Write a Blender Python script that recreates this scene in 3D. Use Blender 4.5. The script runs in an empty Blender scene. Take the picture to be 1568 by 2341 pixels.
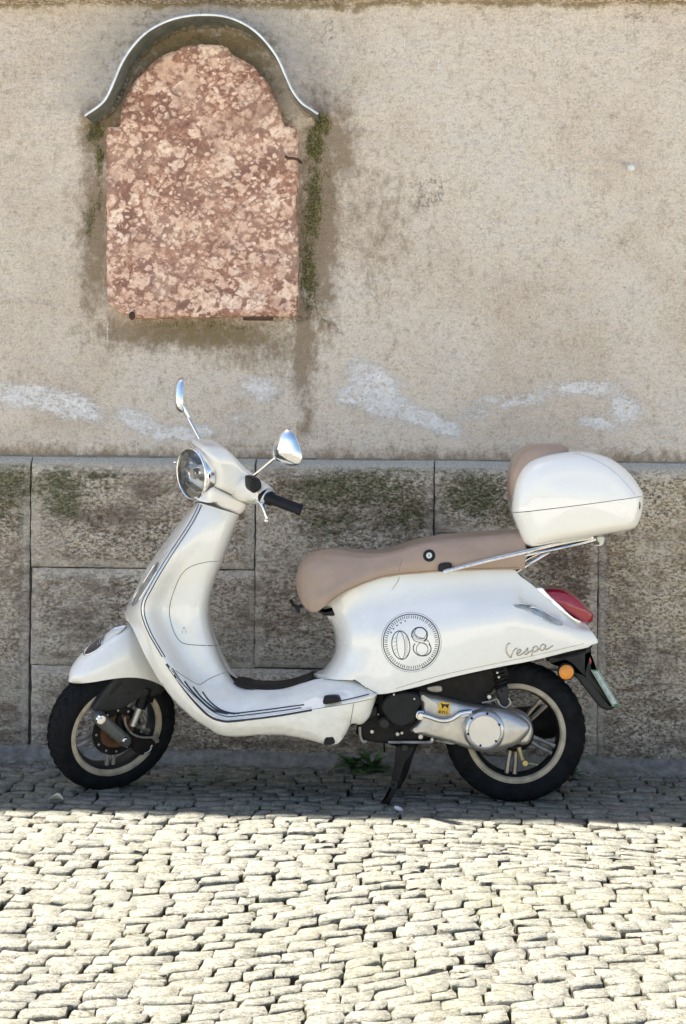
import bpy, bmesh, math, random
import numpy as np
from mathutils import Matrix, Vector
from mathutils.bvhtree import BVHTree
random.seed(7); rng = np.random.default_rng(7)
S = bpy.context.scene
C = S.collection
R_ = math.radians

# ------------------------------------------------------------------ camera
FL, PX, PY = 3800.0, 784.0, 900.0
YAW, ROLL, DIST, EYE = R_(2.9), .0085, 5.65, 1.37
cam_pos = np.array([DIST*math.sin(YAW), -DIST*math.cos(YAW), EYE])
c_f = np.array([-math.sin(YAW), math.cos(YAW), 0.])
_r0 = np.array([math.cos(YAW), math.sin(YAW), 0.]); _u0 = np.array([0, 0, 1.])
c_r = math.cos(ROLL)*_r0+math.sin(ROLL)*_u0
c_u = -math.sin(ROLL)*_r0+math.cos(ROLL)*_u0
cd = bpy.data.cameras.new('camera'); cam = bpy.data.objects.new('camera', cd); C.objects.link(cam)
m = Matrix.Identity(4)
for i in range(3):
    m[i][0] = c_r[i]; m[i][1] = c_u[i]; m[i][2] = -c_f[i]; m[i][3] = cam_pos[i]
cam.matrix_world = m
cd.sensor_fit = 'HORIZONTAL'; cd.sensor_width = 36; cd.lens = FL/1568*36
cd.shift_y = -(1170.5-PY)/1568
cd.clip_end = 500
S.camera = cam

# ------------------------------------------------------------------ light
SUN = Vector((-.45, .034, 1)).normalized()      # direction towards the sun
SUN_STRENGTH, SKY_STRENGTH, EXPOSURE = 5.0, .062, 1.88
W = bpy.data.worlds.new('World'); S.world = W; W.use_nodes = True
nt = W.node_tree; bg = nt.nodes['Background']
sky = nt.nodes.new('ShaderNodeTexSky'); sky.sky_type = 'NISHITA'; sky.sun_disc = False
sky.sun_elevation = math.asin(SUN.z); sky.sun_rotation = math.atan2(SUN.x, SUN.y)
nt.links.new(sky.outputs[0], bg.inputs[0]); bg.inputs[1].default_value = SKY_STRENGTH
sd = bpy.data.lights.new('sun', 'SUN'); sd.energy = SUN_STRENGTH; sd.angle = R_(.4); sd.color = (1, .945, .86)
so = bpy.data.objects.new('sun', sd); C.objects.link(so); so.location = (-4, 1, 12)
so.rotation_euler = (-SUN).to_track_quat('-Z', 'Y').to_euler()
S.view_settings.view_transform = 'Standard'; S.view_settings.look = 'None'
S.view_settings.exposure = EXPOSURE; S.view_settings.gamma = 1

# ------------------------------------------------------------------ nodes
class NT:
    def __init__(s, name, **kw):
        s.m = bpy.data.materials.new(name); s.m.use_nodes = True; s.t = s.m.node_tree
        s.b = s.t.nodes['Principled BSDF']
        for k, v in kw.items(): s.set(s.b, k.replace('_', ' '), v)
    def set(s, n, k, v):
        i = n.inputs[k] if k in n.inputs else n.inputs[k.title()]
        if hasattr(v, 'is_output') or isinstance(v, bpy.types.NodeSocket): s.t.links.new(v, i)
        else:
            if isinstance(v, (tuple, list)) and len(v) == 3 and i.type == 'RGBA': v = (*v, 1)
            i.default_value = v
    def n(s, typ, out=0, props=None, **kw):
        n = s.t.nodes.new('ShaderNode'+typ)
        for k, v in (props or {}).items(): setattr(n, k, v)
        for k, v in kw.items(): s.set(n, k.replace('_', ' '), v)
        return n.outputs[out]
    def coord(s, sc=(1, 1, 1), rot=(0, 0, 0), kind='Object'):
        tc = s.t.nodes.new('ShaderNodeTexCoord')
        mp = s.t.nodes.new('ShaderNodeMapping'); s.t.links.new(tc.outputs[kind], mp.inputs[0])
        mp.inputs['Scale'].default_value = sc; mp.inputs['Rotation'].default_value = rot
        return mp.outputs[0]
    def noise(s, v, scale, detail=4, rough=.6, dist=0, out=0):
        return s.n('TexNoise', out, Vector=v, Scale=scale, Detail=detail, Roughness=rough, Distortion=dist)
    def ramp(s, f, stops, interp='LINEAR'):
        n = s.t.nodes.new('ShaderNodeValToRGB'); e = n.color_ramp.elements; n.color_ramp.interpolation = interp
        while len(e) < len(stops): e.new(.5)
        for el, (p, c) in zip(e, stops):
            el.position = p; el.color = (*c, 1) if isinstance(c, tuple) else (c, c, c, 1)
        s.t.links.new(f, n.inputs[0]); return n.outputs[0]
    def mix(s, f, a, b, mode='MIX'):
        n = s.t.nodes.new('ShaderNodeMix'); n.data_type = 'RGBA'; n.blend_type = mode
        for i, v in ((0, f), (6, a), (7, b)):
            if isinstance(v, bpy.types.NodeSocket): s.t.links.new(v, n.inputs[i])
            else: n.inputs[i].default_value = (*v, 1) if isinstance(v, tuple) and len(v) == 3 else v
        return n.outputs[2]
    def math(s, op, a, b=0., c=None, clamp=False):
        n = s.t.nodes.new('ShaderNodeMath'); n.operation = op; n.use_clamp = clamp
        for i, v in enumerate((a, b) if c is None else (a, b, c)):
            if isinstance(v, bpy.types.NodeSocket): s.t.links.new(v, n.inputs[i])
            else: n.inputs[i].default_value = v
        return n.outputs[0]
    def attr(s, name):
        n = s.t.nodes.new('ShaderNodeAttribute'); n.attribute_name = name; return n.outputs['Fac']
    def bump(s, h, strength=.5, dist=.01, prev=None):
        n = s.t.nodes.new('ShaderNodeBump'); n.inputs['Strength'].default_value = strength
        n.inputs['Distance'].default_value = dist; s.t.links.new(h, n.inputs['Height'])
        if prev is not None: s.t.links.new(prev, n.inputs['Normal'])
        return n.outputs[0]
    def thr(s, mask, noise, k=4., bias=0.):      # mask + (noise-.5) pushed through a steep step
        return s.math('MULTIPLY_ADD', s.math('ADD', s.math('SUBTRACT', s.math('MULTIPLY', mask, 1.), .5+bias), s.math('MULTIPLY', s.math('SUBTRACT', noise, .5), 2.4)), k, .5, clamp=True)

def simple(name, col, rough=.5, metal=0., var=.12, bump=0., bscale=300, coat=0., spec=.5, trans=0.):
    N = NT(name, Roughness=rough, Metallic=metal)
    v = N.coord()
    nz = N.noise(v, 25, 5, .65)
    dark = tuple(c*(1-var*1.6) for c in col); lite = tuple(min(1, c*(1+var)) for c in col)
    N.set(N.b, 'Base Color', N.ramp(nz, [(.3, dark), (.7, lite)]))
    N.set(N.b, 'Coat Weight', coat); N.set(N.b, 'Coat Roughness', .04); N.set(N.b, 'Specular IOR Level', spec)
    N.set(N.b, 'Transmission Weight', trans)
    N.set(N.b, 'Roughness', N.math('MULTIPLY_ADD', N.noise(v, 60, 3), rough*.5, rough*.75))
    if bump: N.set(N.b, 'Normal', N.bump(N.noise(v, bscale, 3), bump, .002))
    return N.m

def paint_mat(name, col):
    N = NT(name); v = N.coord()
    dust = N.ramp(N.noise(v, 9, 6, .7), [(.45, 0.), (.8, 1.)])
    fine = N.ramp(N.noise(v, 260, 2, .5), [(.70, 0.), (.74, 1.)])
    z = N.n('SeparateXYZ', 2, Vector=N.coord())
    low = N.math('MULTIPLY', N.ramp(z, [(.25, 1.), (.62, 0.)]), N.ramp(N.noise(v, 22, 7, .75), [(.42, 0.), (.75, 1.)]))
    c = N.mix(N.math('MULTIPLY', dust, .25), col, tuple(x*.88 for x in col))
    c = N.mix(N.math('MULTIPLY', fine, .35), c, (.35, .32, .27))
    c = N.mix(N.math('MULTIPLY', low, .35), c, (.42, .37, .30))
    N.set(N.b, 'Base Color', c); N.set(N.b, 'Roughness', N.math('MULTIPLY_ADD', dust, .12, .22))
    N.set(N.b, 'Coat Weight', 1.); N.set(N.b, 'Coat IOR', 1.7); N.set(N.b, 'Coat Roughness', N.math('MULTIPLY_ADD', dust, .04, .015))
    N.set(N.b, 'Normal', N.bump(N.noise(v, 7, 2, .4), .05, .01))
    return N.m

paint = paint_mat('cream_paint', (.90, .885, .83))
chrome = simple('chrome', (.82, .83, .85), .07, 1., .03)
alum = simple('cast_aluminium', (.62, .60, .57), .42, .85, .12, .1, 300)
alum_dull = simple('dull_aluminium', (.42, .40, .37), .5, .7, .25, .4, 300)
black = simple('black_plastic', (.013, .014, .017), .42, 0, .3, .2, 400, spec=.25)
greyp = simple('grey_plastic', (.032, .034, .034), .5, 0, .2, .2, 400, spec=.25)
rubber = simple('tyre_rubber', (.0095, .0105, .012), .8, 0, .35, .4, 350, spec=.16)
gripm = simple('grip_rubber', (.008, .010, .015), .5, 0, .2, .4, 500, spec=.25)
dark = simple('dark_metal', (.016, .015, .014), .55, 0., .4, .3, 200, spec=.2)
cream_rim = simple('cream_rim', (.46, .39, .29), .45, 0, .22, .2, 200)
rimdark = simple('graphite_rim', (.04, .04, .04), .4, .5, .3)
bronze = simple('worn_spoke', (.34, .30, .25), .35, .7, .35)
rust = simple('rusty_disc', (.22, .11, .06), .5, .6, .3, .3, 150)
redm = simple('red_lens', (.34, .012, .030), .16, 0, .1, coat=1)
redl = simple('pink_red_reflector', (.55, .05, .08), .25, 0, .2, coat=.5)
orange = simple('orange_reflector', (.85, .30, .02), .3, 0, .08, .5, 900, coat=.6)
white = simple('white_plastic', (.72, .74, .70), .4, 0, .1)
greenp = simple('green_print', (.05, .30, .12), .5)
yellow = simple('yellow_sticker', (.80, .50, .05), .5, 0, .1)
ink = simple('printed_ink', (.045, .045, .06), .6, 0, .3)
inkl = simple('pale_ink', (.30, .30, .33), .6, 0, .3)
lensg = simple('clear_lens', (.45, .50, .52), .12, .35, .35, coat=1)
zinc = simple('zinc_sheet', (.17, .19, .17), .55, .3, .3, .2, 60)
seam = simple('panel_gap', (.06, .055, .048), .8)
navy = simple('rubber_strip', (.020, .026, .040), .4)
iron = simple('rusty_iron', (.10, .055, .035), .8, .2, .4, .5, 200)
g = NT('lens_glass'); tr_ = g.t.nodes.new('ShaderNodeBsdfTransparent'); tr_.inputs[0].default_value = (.93, .95, .97, 1); gl_ = g.t.nodes.new('ShaderNodeBsdfGlossy'); gl_.inputs['Roughness'].default_value = .03
fr_ = g.t.nodes.new('ShaderNodeFresnel'); fr_.inputs[0].default_value = 1.5; mx_ = g.t.nodes.new('ShaderNodeMixShader'); g.t.links.new(fr_.outputs[0], mx_.inputs[0]); g.t.links.new(tr_.outputs[0], mx_.inputs[1]); g.t.links.new(gl_.outputs[0], mx_.inputs[2]); g.t.links.new(mx_.outputs[0], g.t.nodes['Material Output'].inputs[0]); glass = g.m
L = NT('tan_leather', Roughness=.33); v = L.coord()
L.set(L.b, 'Base Color', L.ramp(L.noise(v, 12, 5), [(.3, (.33, .235, .175)), (.7, (.40, .29, .22))]))
L.set(L.b, 'Normal', L.bump(L.n('TexVoronoi', 0, Vector=v, Scale=420.), .12, .001)); L.set(L.b, 'Coat Weight', .3); L.set(L.b, 'Coat Roughness', .28); leather = L.m

# ------------------------------------------------------------------ mesh helpers
I4 = np.eye(4)
def ray(X, Y): return c_f+c_r*(X-PX)/FL-c_u*(Y-PY)/FL
def pt(Mx, X, Y, w):
    """world point seen at (X,Y) of the measured photo that lies w metres to the left of frame Mx's mid plane"""
    Mi = np.linalg.inv(Mx); c = Mi[:3, :3]@cam_pos+Mi[:3, 3]; r = Mi[:3, :3]@ray(X, Y)
    t = (-w-c[1])/r[1]; p = c+r*t
    return Mx[:3, :3]@p+Mx[:3, 3]
def loc(Mx, p): Mi = np.linalg.inv(Mx); return Mi[:3, :3]@np.asarray(p)+Mi[:3, 3]
def glo(Mx, p): return Mx[:3, :3]@np.asarray(p, float)+Mx[:3, 3]
def mir(Mx, p): q = loc(Mx, p); q[1] = -q[1]; return glo(Mx, q)
def cr(P, n, closed=False):
    """Catmull-Rom through P resampled to n points (by arc length)"""
    P = np.asarray(P, float); k = len(P); out = []
    rngs = range(k) if closed else range(k-1)
    for i in rngs:
        if closed: p0, p1, p2, p3 = P[i-1], P[i], P[(i+1) % k], P[(i+2) % k]
        else: p0, p1, p2, p3 = P[max(i-1, 0)], P[i], P[i+1], P[min(i+2, k-1)]
        for t in np.linspace(0, 1, 12, endpoint=False):
            out.append(.5*((2*p1)+(-p0+p2)*t+(2*p0-5*p1+4*p2-p3)*t*t+(-p0+3*p1-3*p2+p3)*t**3))
    out.append(P[0] if closed else P[-1]); out = np.array(out)
    d = np.r_[0, np.cumsum(np.linalg.norm(np.diff(out, axis=0), axis=1))]
    t = np.linspace(0, d[-1], n+1 if closed else n)
    r = np.stack([np.interp(t, d, out[:, j]) for j in range(P.shape[1])], 1)
    return r[:-1] if closed else r
def st(P, n):
    """Catmull-Rom through stations, n per span by station index"""
    P = np.asarray(P, float); k = len(P); out = []
    for q in np.linspace(0, k-1, n):
        i = min(int(q), k-2); t = q-i
        p0, p1, p2, p3 = P[max(i-1, 0)], P[i], P[i+1], P[min(i+2, k-1)]
        out.append(.5*((2*p1)+(-p0+p2)*t+(2*p0-5*p1+4*p2-p3)*t*t+(-p0+3*p1-3*p2+p3)*t**3))
    return np.array(out)

class MB:
    def __init__(s): s.v = []; s.f = []
    def add(s, vs, fs):
        o = len(s.v); s.v += [tuple(map(float, p)) for p in vs]; s.f += [tuple(i+o for i in f) for f in fs]; return s
    def grid(s, G, closed=False):
        n, k = len(G), len(G[0]); vs = [p for r in G for p in r]; fs = []
        for i in range(n-1):
            for j in range(k if closed else k-1):
                a, b = i*k+j, i*k+(j+1) % k; fs.append((a, b, b+k, a+k))
        return s.add(vs, fs)
    def tube(s, P, r, seg=10, cap=True):
        P = [np.asarray(p, float) for p in P]; n = len(P)
        rs = r if hasattr(r, '__len__') else [r]*n; G = []; up = None
        for i in range(n):
            d = P[min(i+1, n-1)]-P[max(i-1, 0)]; d = d/(np.linalg.norm(d)+1e-12)
            if up is None: up = np.array([0, 0, 1.]) if abs(d[2]) < .9 else np.array([0, 1., 0])
            a = np.cross(d, up); a /= np.linalg.norm(a); b = np.cross(a, d); up = b
            G.append([P[i]+rs[i]*(math.cos(t)*a+math.sin(t)*b) for t in np.linspace(0, 2*math.pi, seg, endpoint=False)])
        o = len(s.v); s.grid(G, True)
        if cap:
            s.f.append(tuple(o+j for j in range(seg))); s.f.append(tuple(o+(n-1)*seg+j for j in range(seg))[::-1])
        return s
    def box(s, c, h, M=None):
        vs = []
        for x in (-1, 1):
            for y in (-1, 1):
                for z in (-1, 1):
                    p = np.array([x*h[0], y*h[1], z*h[2]])
                    if M is not None: p = M@p
                    vs.append(p+np.asarray(c))
        return s.add(vs, [(0, 1, 3, 2), (4, 6, 7, 5), (0, 4, 5, 1), (2, 3, 7, 6), (0, 2, 6, 4), (1, 5, 7, 3)])
    def lathe(s, Mx, c, axis, prof, seg=48, closed=False):
        """prof [(r, h)] revolved about local axis through local c"""
        ax = np.asarray(axis, float); ax /= np.linalg.norm(ax)
        t = np.array([0, 0, 1.]) if abs(ax[2]) < .9 else np.array([1., 0, 0])
        a = np.cross(ax, t); a /= np.linalg.norm(a); b = np.cross(ax, a); G = []
        for q in np.linspace(0, 2*math.pi, seg, endpoint=False):
            G.append([glo(Mx, np.asarray(c)+ax*h+r*(math.cos(q)*a+math.sin(q)*b)) for r, h in (prof+prof[:1] if closed else prof)])
        G.append(G[0]); return s.grid(G)
    def ball(s, c, r, M=None, seg=16):
        G = []
        for i in range(seg//2+1):
            f = math.pi*i/(seg//2)
            G.append([np.asarray(c)+(M if M is not None else np.eye(3))@(np.array([math.sin(f)*math.cos(q), math.sin(f)*math.sin(q), math.cos(f)])*r) for q in np.linspace(0, 2*math.pi, seg, endpoint=False)])
        return s.grid(G, True)
    def rex(s, Mx, px, w1, w0, r=.01, k=5, bulge=0., n=64, smooth=True, both=False):
        """closed outline (photo px) extruded from w0 to w1 with rounded near edge; both: far edge too"""
        o = cr(px, n, True) if smooth else dense(px, n)
        q = np.array([loc(Mx, pt(Mx, X, Y, w1-r)) for X, Y in o])[:, [0, 2]]
        return s.rexl(Mx, q, w1, w0, r, k, bulge, both)
    def rexl(s, Mx, q, w1, w0, r, k=5, bulge=0., both=False):
        d = np.roll(q, -1, 0)-np.roll(q, 1, 0); nn = np.stack([d[:, 1], -d[:, 0]], 1); nn /= np.linalg.norm(nn, axis=1)[:, None]+1e-9
        area = np.sum(q[:, 0]*np.roll(q[:, 1], -1)-np.roll(q[:, 0], -1)*q[:, 1])
        if area > 0: nn = -nn
        lay = []
        c = q.mean(0)
        he = (q.max(0)-q.min(0))/2; big = r > .022
        def qi(ins): return c+(q-c)*(1-np.minimum(ins/he, .93)) if big else q+nn*ins
        def ring(ins, w): lay.append([glo(Mx, (p[0], -w, p[1])) for p in qi(ins)])
        if both:
            for j in range(k, 0, -1): f = j/k*math.pi/2; ring(r*(1-math.cos(f)), w0+r-r*math.sin(f))
            ring(0, w0+r)
        else: ring(0, w0)
        for j in range(k+1): f = j/k*math.pi/2; ring(r*(1-math.cos(f)), w1-r+r*math.sin(f))
        last = qi(r); o = len(s.v)
        for sc in (.8, .55, .3, .08):
            lay.append([glo(Mx, (c[0]+(p[0]-c[0])*sc, -(w1+bulge*(1-sc*sc)), c[1]+(p[1]-c[1])*sc)) for p in last])
        s.grid(lay, True); nL = len(lay); K = len(q)
        s.f.append(tuple(o+j for j in range(K))); s.f.append(tuple(o+(nL-1)*K+j for j in range(K)))
        return s
def dense(px, n):
    P = np.asarray(px, float); P = np.vstack([P, P[:1]]); d = np.r_[0, np.cumsum(np.linalg.norm(np.diff(P, axis=0), axis=1))]
    t = np.linspace(0, d[-1], n, endpoint=False); return np.stack([np.interp(t, d, P[:, j]) for j in (0, 1)], 1)

def link(name, me, parent=None, label=None):
    o = bpy.data.objects.new(name, me); C.objects.link(o)
    if parent is not None:
        o.parent = parent
        if parent.type == 'EMPTY': o.matrix_parent_inverse = Matrix.Translation(-parent.location)
    if label: o['label'] = label
    return o
def obj(name, mb, mat, parent=None, sharp=35, label=None, weld=True):
    me = bpy.data.meshes.new(name); me.from_pydata(mb.v, [], mb.f)
    bm = bmesh.new(); bm.from_mesh(me)
    if weld: bmesh.ops.remove_doubles(bm, verts=bm.verts, dist=1e-5)
    bmesh.ops.recalc_face_normals(bm, faces=bm.faces); bm.to_mesh(me); bm.free()
    for p in me.polygons: p.use_smooth = True
    if sharp is not None: me.set_sharp_from_angle(angle=R_(sharp))
    me.materials.append(mat); return link(name, me, parent, label)
def thing(name, label, cat, loc_=(0, 0, 0)):
    o = bpy.data.objects.new(name, None); C.objects.link(o); o.location = loc_; o['label'] = label; o['category'] = cat; o.empty_display_size = .1
    return o
def tag(o, label, cat, group=None):
    o['label'] = label; o['category'] = cat
    if group: o['group'] = group
    return o

# ------------------------------------------------------------------ numpy noise
def vnoise(x, y, seed=0):
    xi = np.floor(x).astype(int); yi = np.floor(y).astype(int); xf = x-xi; yf = y-yi
    xf = xf*xf*(3-2*xf); yf = yf*yf*(3-2*yf)
    def h(a, b):
        n = (a*374761393+b*668265263+seed*974634777) & 0x7fffffff; n = ((n ^ (n >> 13))*1274126177) & 0x7fffffff
        return ((n ^ (n >> 16)) & 0xffff)/65535.
    return (h(xi, yi)*(1-xf)+h(xi+1, yi)*xf)*(1-yf)+(h(xi, yi+1)*(1-xf)+h(xi+1, yi+1)*xf)*yf
def fbm(x, y, o=4, seed=0):
    a = 0; t = 0; s = 1.
    for i in range(o): a = a+s*vnoise(x*2**i, y*2**i, seed+i*7); t += s; s *= .55
    return a/t
WY = .52                                      # plaster plane
def wxz(X, Y, y=WY): p = pt(I4, X, Y, -y); return p[0], p[2]
def ell(x, z, X, Y, rx, ry, rot=0., soft=1.):
    """soft ellipse of wear centred at measured wall position; radii in cm"""
    cx, cz = wxz(X, Y); dx = (x-cx)*100; dz = (z-cz)*100; c, s_ = math.cos(rot), math.sin(rot)
    u = (dx*c+dz*s_)/rx; v_ = (-dx*s_+dz*c)/ry; return np.clip(1.35-np.sqrt(u*u+v_*v_)*soft, 0, 1)
def mx(*a):
    r = a[0]
    for b in a[1:]: r = np.maximum(r, b)
    return r
def fields(x, z):
    wx = x+.05*(fbm(x*6, z*6, 3, 50)-.5); wz = z+.05*(fbm(x*6, z*6, 3, 60)-.5)
    E_ = lambda *a, **k: ell(wx, wz, *a, **k)
    # (distance in cm: 1 px of the 1568 px wide print is 0.163 cm on the wall)
    salt = mx(E_(60, 900, 17, 5), E_(160, 930, 16, 6, -.3), E_(330, 975, 14, 4.5, -.3), E_(430, 985, 13, 3.5), E_(590, 890, 9, 8)*.72, E_(560, 960, 10, 4)*.5,
              E_(860, 875, 13, 8, -.5), E_(880, 920, 16, 7, -.3), E_(980, 960, 16, 4, -.35), E_(800, 910, 9, 7)*.7,
              E_(1180, 920, 22, 4, .1)*.6, E_(1330, 890, 20, 4, .1)*.75, E_(1430, 930, 9, 7, -.6)*.8, E_(1370, 970, 9, 3)*.9, E_(1090, 950, 16, 4)*.5)
    D_ = lambda X, Y, l: ell(x, z, X, Y, .35, l)*.95
    salt = mx(salt, D_(828, 108, 4), D_(926, 96, 3), D_(1043, 205, 4), D_(1279, 205, 3), D_(1248, 98, 4), D_(1144, 300, 5), D_(1270, 130, 3), D_(1002, 150, 3), D_(246, 760, 5))
    moss = mx(E_(738, 285, 4.5, 5), E_(722, 330, 4.5, 9), E_(712, 470, 5, 22)*.75, E_(704, 620, 4.5, 20)*.75, E_(740, 420, 6, 16)*.4, E_(225, 300, 4, 5)*.9, E_(228, 360, 2.5, 8)*.8, E_(205, 500, 3.5, 10)*.6, E_(225, 440, 2, 12)*.5,
              E_(460, 742, 34, 2)*.45)
    stain = mx(E_(725, 500, 9, 45)*.9, E_(750, 330, 12, 20)*.75, E_(690, 780, 6, 26)*.75, E_(215, 520, 7, 34)*.75, E_(440, 760, 38, 8)*.8, E_(600, 800, 25, 9)*.45, E_(230, 300, 8, 12)*.9,
               E_(850, 540, 20, 30)*.25, E_(700, 930, 4, 18)*.5)
    olive = mx(E_(455, 110, 30, 9)*1., E_(455, 180, 32, 24), E_(455, 260, 33, 12)*.9, E_(460, 765, 32, 6)*.6)
    p = [wxz(X, Y) for X, Y in ((0, 12), (1568, 12))]
    top = np.clip(1-np.abs(wz-p[0][1]-.0)/.035, 0, 1)*(z > 1.5)
    olive = np.maximum(olive, top*.8)
    cement = E_(455, 235, 46, 44)*1.6*np.clip((z-wxz(0, 275)[1])/.03, 0, 1)
    bottom = np.clip(1-(z-1.13)/.06, 0, 1)*(z > 1.1)
    stain = np.maximum(stain, bottom*.6)
    return dict(salt=np.clip(salt*1.35, 0, 1), moss=np.clip(moss*1.25, 0, 1), stain=np.clip(stain*1.15, 0, 1), olive=olive, cement=cement)
def pfields(x, z):
    """plinth stone wear"""
    wx = x+.06*(fbm(x*7, z*9, 3, 50)-.5); wz = z+.05*(fbm(x*7, z*9, 3, 60)-.5)
    E_ = lambda *a, **k: ell(wx, wz, *a, **k)
    moss = mx(E_(30, 1110, 12, 10), E_(30, 1170, 8, 9)*.6, E_(150, 1120, 13, 11), E_(240, 1100, 10, 6)*.6, E_(160, 1160, 8, 4)*.9, E_(370, 1120, 5, 3)*.5, E_(730, 1120, 14, 8), E_(820, 1110, 22, 10)*.95, E_(930, 1150, 13, 16)*.75,
              E_(760, 1200, 16, 8)*.8, E_(1080, 1130, 16, 13)*.95, E_(1150, 1180, 8, 10)*.7, E_(700, 1180, 8, 10)*.6, E_(1300, 1780, 5, 6)*.8, E_(200, 1085, 26, 3)*.7, E_(900, 1070, 40, 3)*.6)
    stain = mx(E_(250, 1180, 24, 7)*.7, E_(330, 1130, 9, 8)*.7, E_(640, 1120, 10, 12)*.6, E_(900, 1180, 36, 12)*.6, E_(1300, 1290, 14, 16)*.7, E_(620, 1400, 26, 20)*.5, E_(200, 1400, 20, 26)*.45,
               E_(1400, 1300, 10, 14)*.35, E_(1450, 1480, 14, 14)*.5, E_(1390, 1220, 12, 6)*.5, E_(1480, 1620, 14, 12)*.45, E_(60, 1350, 8, 30)*.5, E_(1400, 1080, 10, 4)*.8, E_(300, 1600, 26, 20)*.5)
    low = np.clip(1-z/.35, 0, 1)*.75
    right = np.clip((x-.94)/.03, 0, 1)*np.clip((z-.1)/.5, 0, 1)
    return dict(salt=right, moss=moss, stain=np.maximum(stain, low), olive=low, cement=0*x)

# ------------------------------------------------------------------ wall materials
N = NT('old_plaster', Roughness=.9); v = N.coord()
n1 = N.noise(v, 3, 5, .6); n2 = N.noise(v, 34, 8, .72); n3 = N.noise(v, 150, 6, .7)
vs_ = N.coord((1, 1, 1.9)); ns = N.noise(vs_, 55, 7, .75, .6)
c = N.ramp(n1, [(.32, (.64, .54, .43)), (.55, (.75, .665, .56)), (.72, (.73, .665, .58))])
c = N.mix(N.math('MULTIPLY', N.ramp(ns, [(.33, 1.), (.50, 0.)]), .6), c, (.30, .235, .165))
c = N.mix(N.math('MULTIPLY', N.ramp(n3, [(.53, 0.), (.60, 1.)]), .42), c, (.88, .82, .73)); c = N.mix(N.math('MULTIPLY', N.ramp(n3, [(.40, 1.), (.46, 0.)]), .38), c, (.38, .28, .19))
c = N.mix(N.ramp(N.noise(vs_, 19, 8, .78, 1.), [(.27, .8), (.315, 0.)]), c, (.16, .11, .07))
cem = N.math('MULTIPLY', N.thr(N.attr('cement'), n2, 1.2), .75)
c = N.mix(N.math('MULTIPLY', cem, .8), c, N.ramp(n2, [(.3, (.33, .30, .26)), (.7, (.56, .52, .46))]))
stn = N.thr(N.attr('stain'), N.noise(N.coord((1, 1, .7)), 30, 8, .75), 1.6, -.1)
c = N.mix(N.math('MULTIPLY', stn, .75), c, (.20, .135, .07))
olv = N.thr(N.attr('olive'), n2, 2.2)
c = N.mix(N.math('MULTIPLY', olv, .85), c, N.ramp(n2, [(.35, (.11, .08, .03)), (.65, (.27, .21, .10))]))
mos = N.math('ADD', N.math('MULTIPLY_ADD', N.math('SUBTRACT', N.noise(N.coord((1, 1, .7)), 40, 9, .88, 1.2), .5), 9., -.98), N.math('MULTIPLY', N.attr('moss'), 2.2), clamp=True)
c = N.mix(N.math('MULTIPLY', mos, .9), c, N.ramp(n3, [(.44, (.022, .020, .008)), (.51, (.07, .07, .014)), (.60, (.17, .175, .02))]))
def crust(N, mask, noise, k, g_, off): return N.math('ADD', N.math('MULTIPLY_ADD', N.math('SUBTRACT', noise, .5), k, off), N.math('MULTIPLY', mask, g_), clamp=True)
slt = crust(N, N.attr('salt'), N.noise(N.coord((1, 1, 1.7)), 30, 10, .85, 1.0), 10., 2.3, -1.22)
slt = N.math('MULTIPLY', slt, N.ramp(N.noise(N.coord((1, 1, 1.5)), 90, 6, .85, .6), [(.40, .15), (.48, 1.)]))
c = N.mix(N.math('MULTIPLY', slt, .97), c, (.97, .96, .95))
ck = N.n('TexVoronoi', 0, {'feature': 'DISTANCE_TO_EDGE'}, Vector=N.n('VectorMath', 0, {'operation': 'ADD'}, Vector=v) if False else N.n('Mapping', 0, Vector=v, Location=(0, 0, 0)), Scale=1.7)
wn = N.t.nodes.new('ShaderNodeTexNoise'); N.t.links.new(v, wn.inputs['Vector']); wn.inputs['Scale'].default_value = 7; wn.inputs['Detail'].default_value = 8; wn.inputs['Roughness'].default_value = .7
wm = N.t.nodes.new('ShaderNodeVectorMath'); wm.operation = 'MULTIPLY_ADD'; N.t.links.new(wn.outputs['Color'], wm.inputs[0]); wm.inputs[1].default_value = (.35, .35, .35); N.t.links.new(v, wm.inputs[2])
ckn = ck.node; N.t.links.new(wm.outputs[0], ckn.inputs['Vector'])
crk = N.math('MULTIPLY', N.ramp(ck, [(.0, 1.), (.006, 0.)]), N.ramp(N.noise(v, 2.1, 3), [(.57, 0.), (.62, .8)]))
c = N.mix(N.math('MULTIPLY', crk, .65), c, (.24, .17, .10))
spk = N.n('TexVoronoi', 0, Vector=N.coord((1, 1, 1.5)), Scale=16.)
c = N.mix(N.ramp(spk, [(.045, .7), (.07, 0.)]), c, (.26, .185, .12))
trw = N.noise(N.coord((1, 1, 4.5), (0, R_(-14), 0)), 7, 6, .6)
N.set(N.b, 'Base Color', c)
h = N.math('ADD', N.math('MULTIPLY', ns, .8), N.math('MULTIPLY', trw, 1.4)); h = N.math('SUBTRACT', h, crk)
h = N.math('ADD', N.math('MULTIPLY', h, 1.), N.math('MULTIPLY', n3, .5)); h = N.math('ADD', h, N.math('MULTIPLY', slt, .25))
N.set(N.b, 'Normal', N.bump(h, .75, .012)); plasterm = N.m

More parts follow.
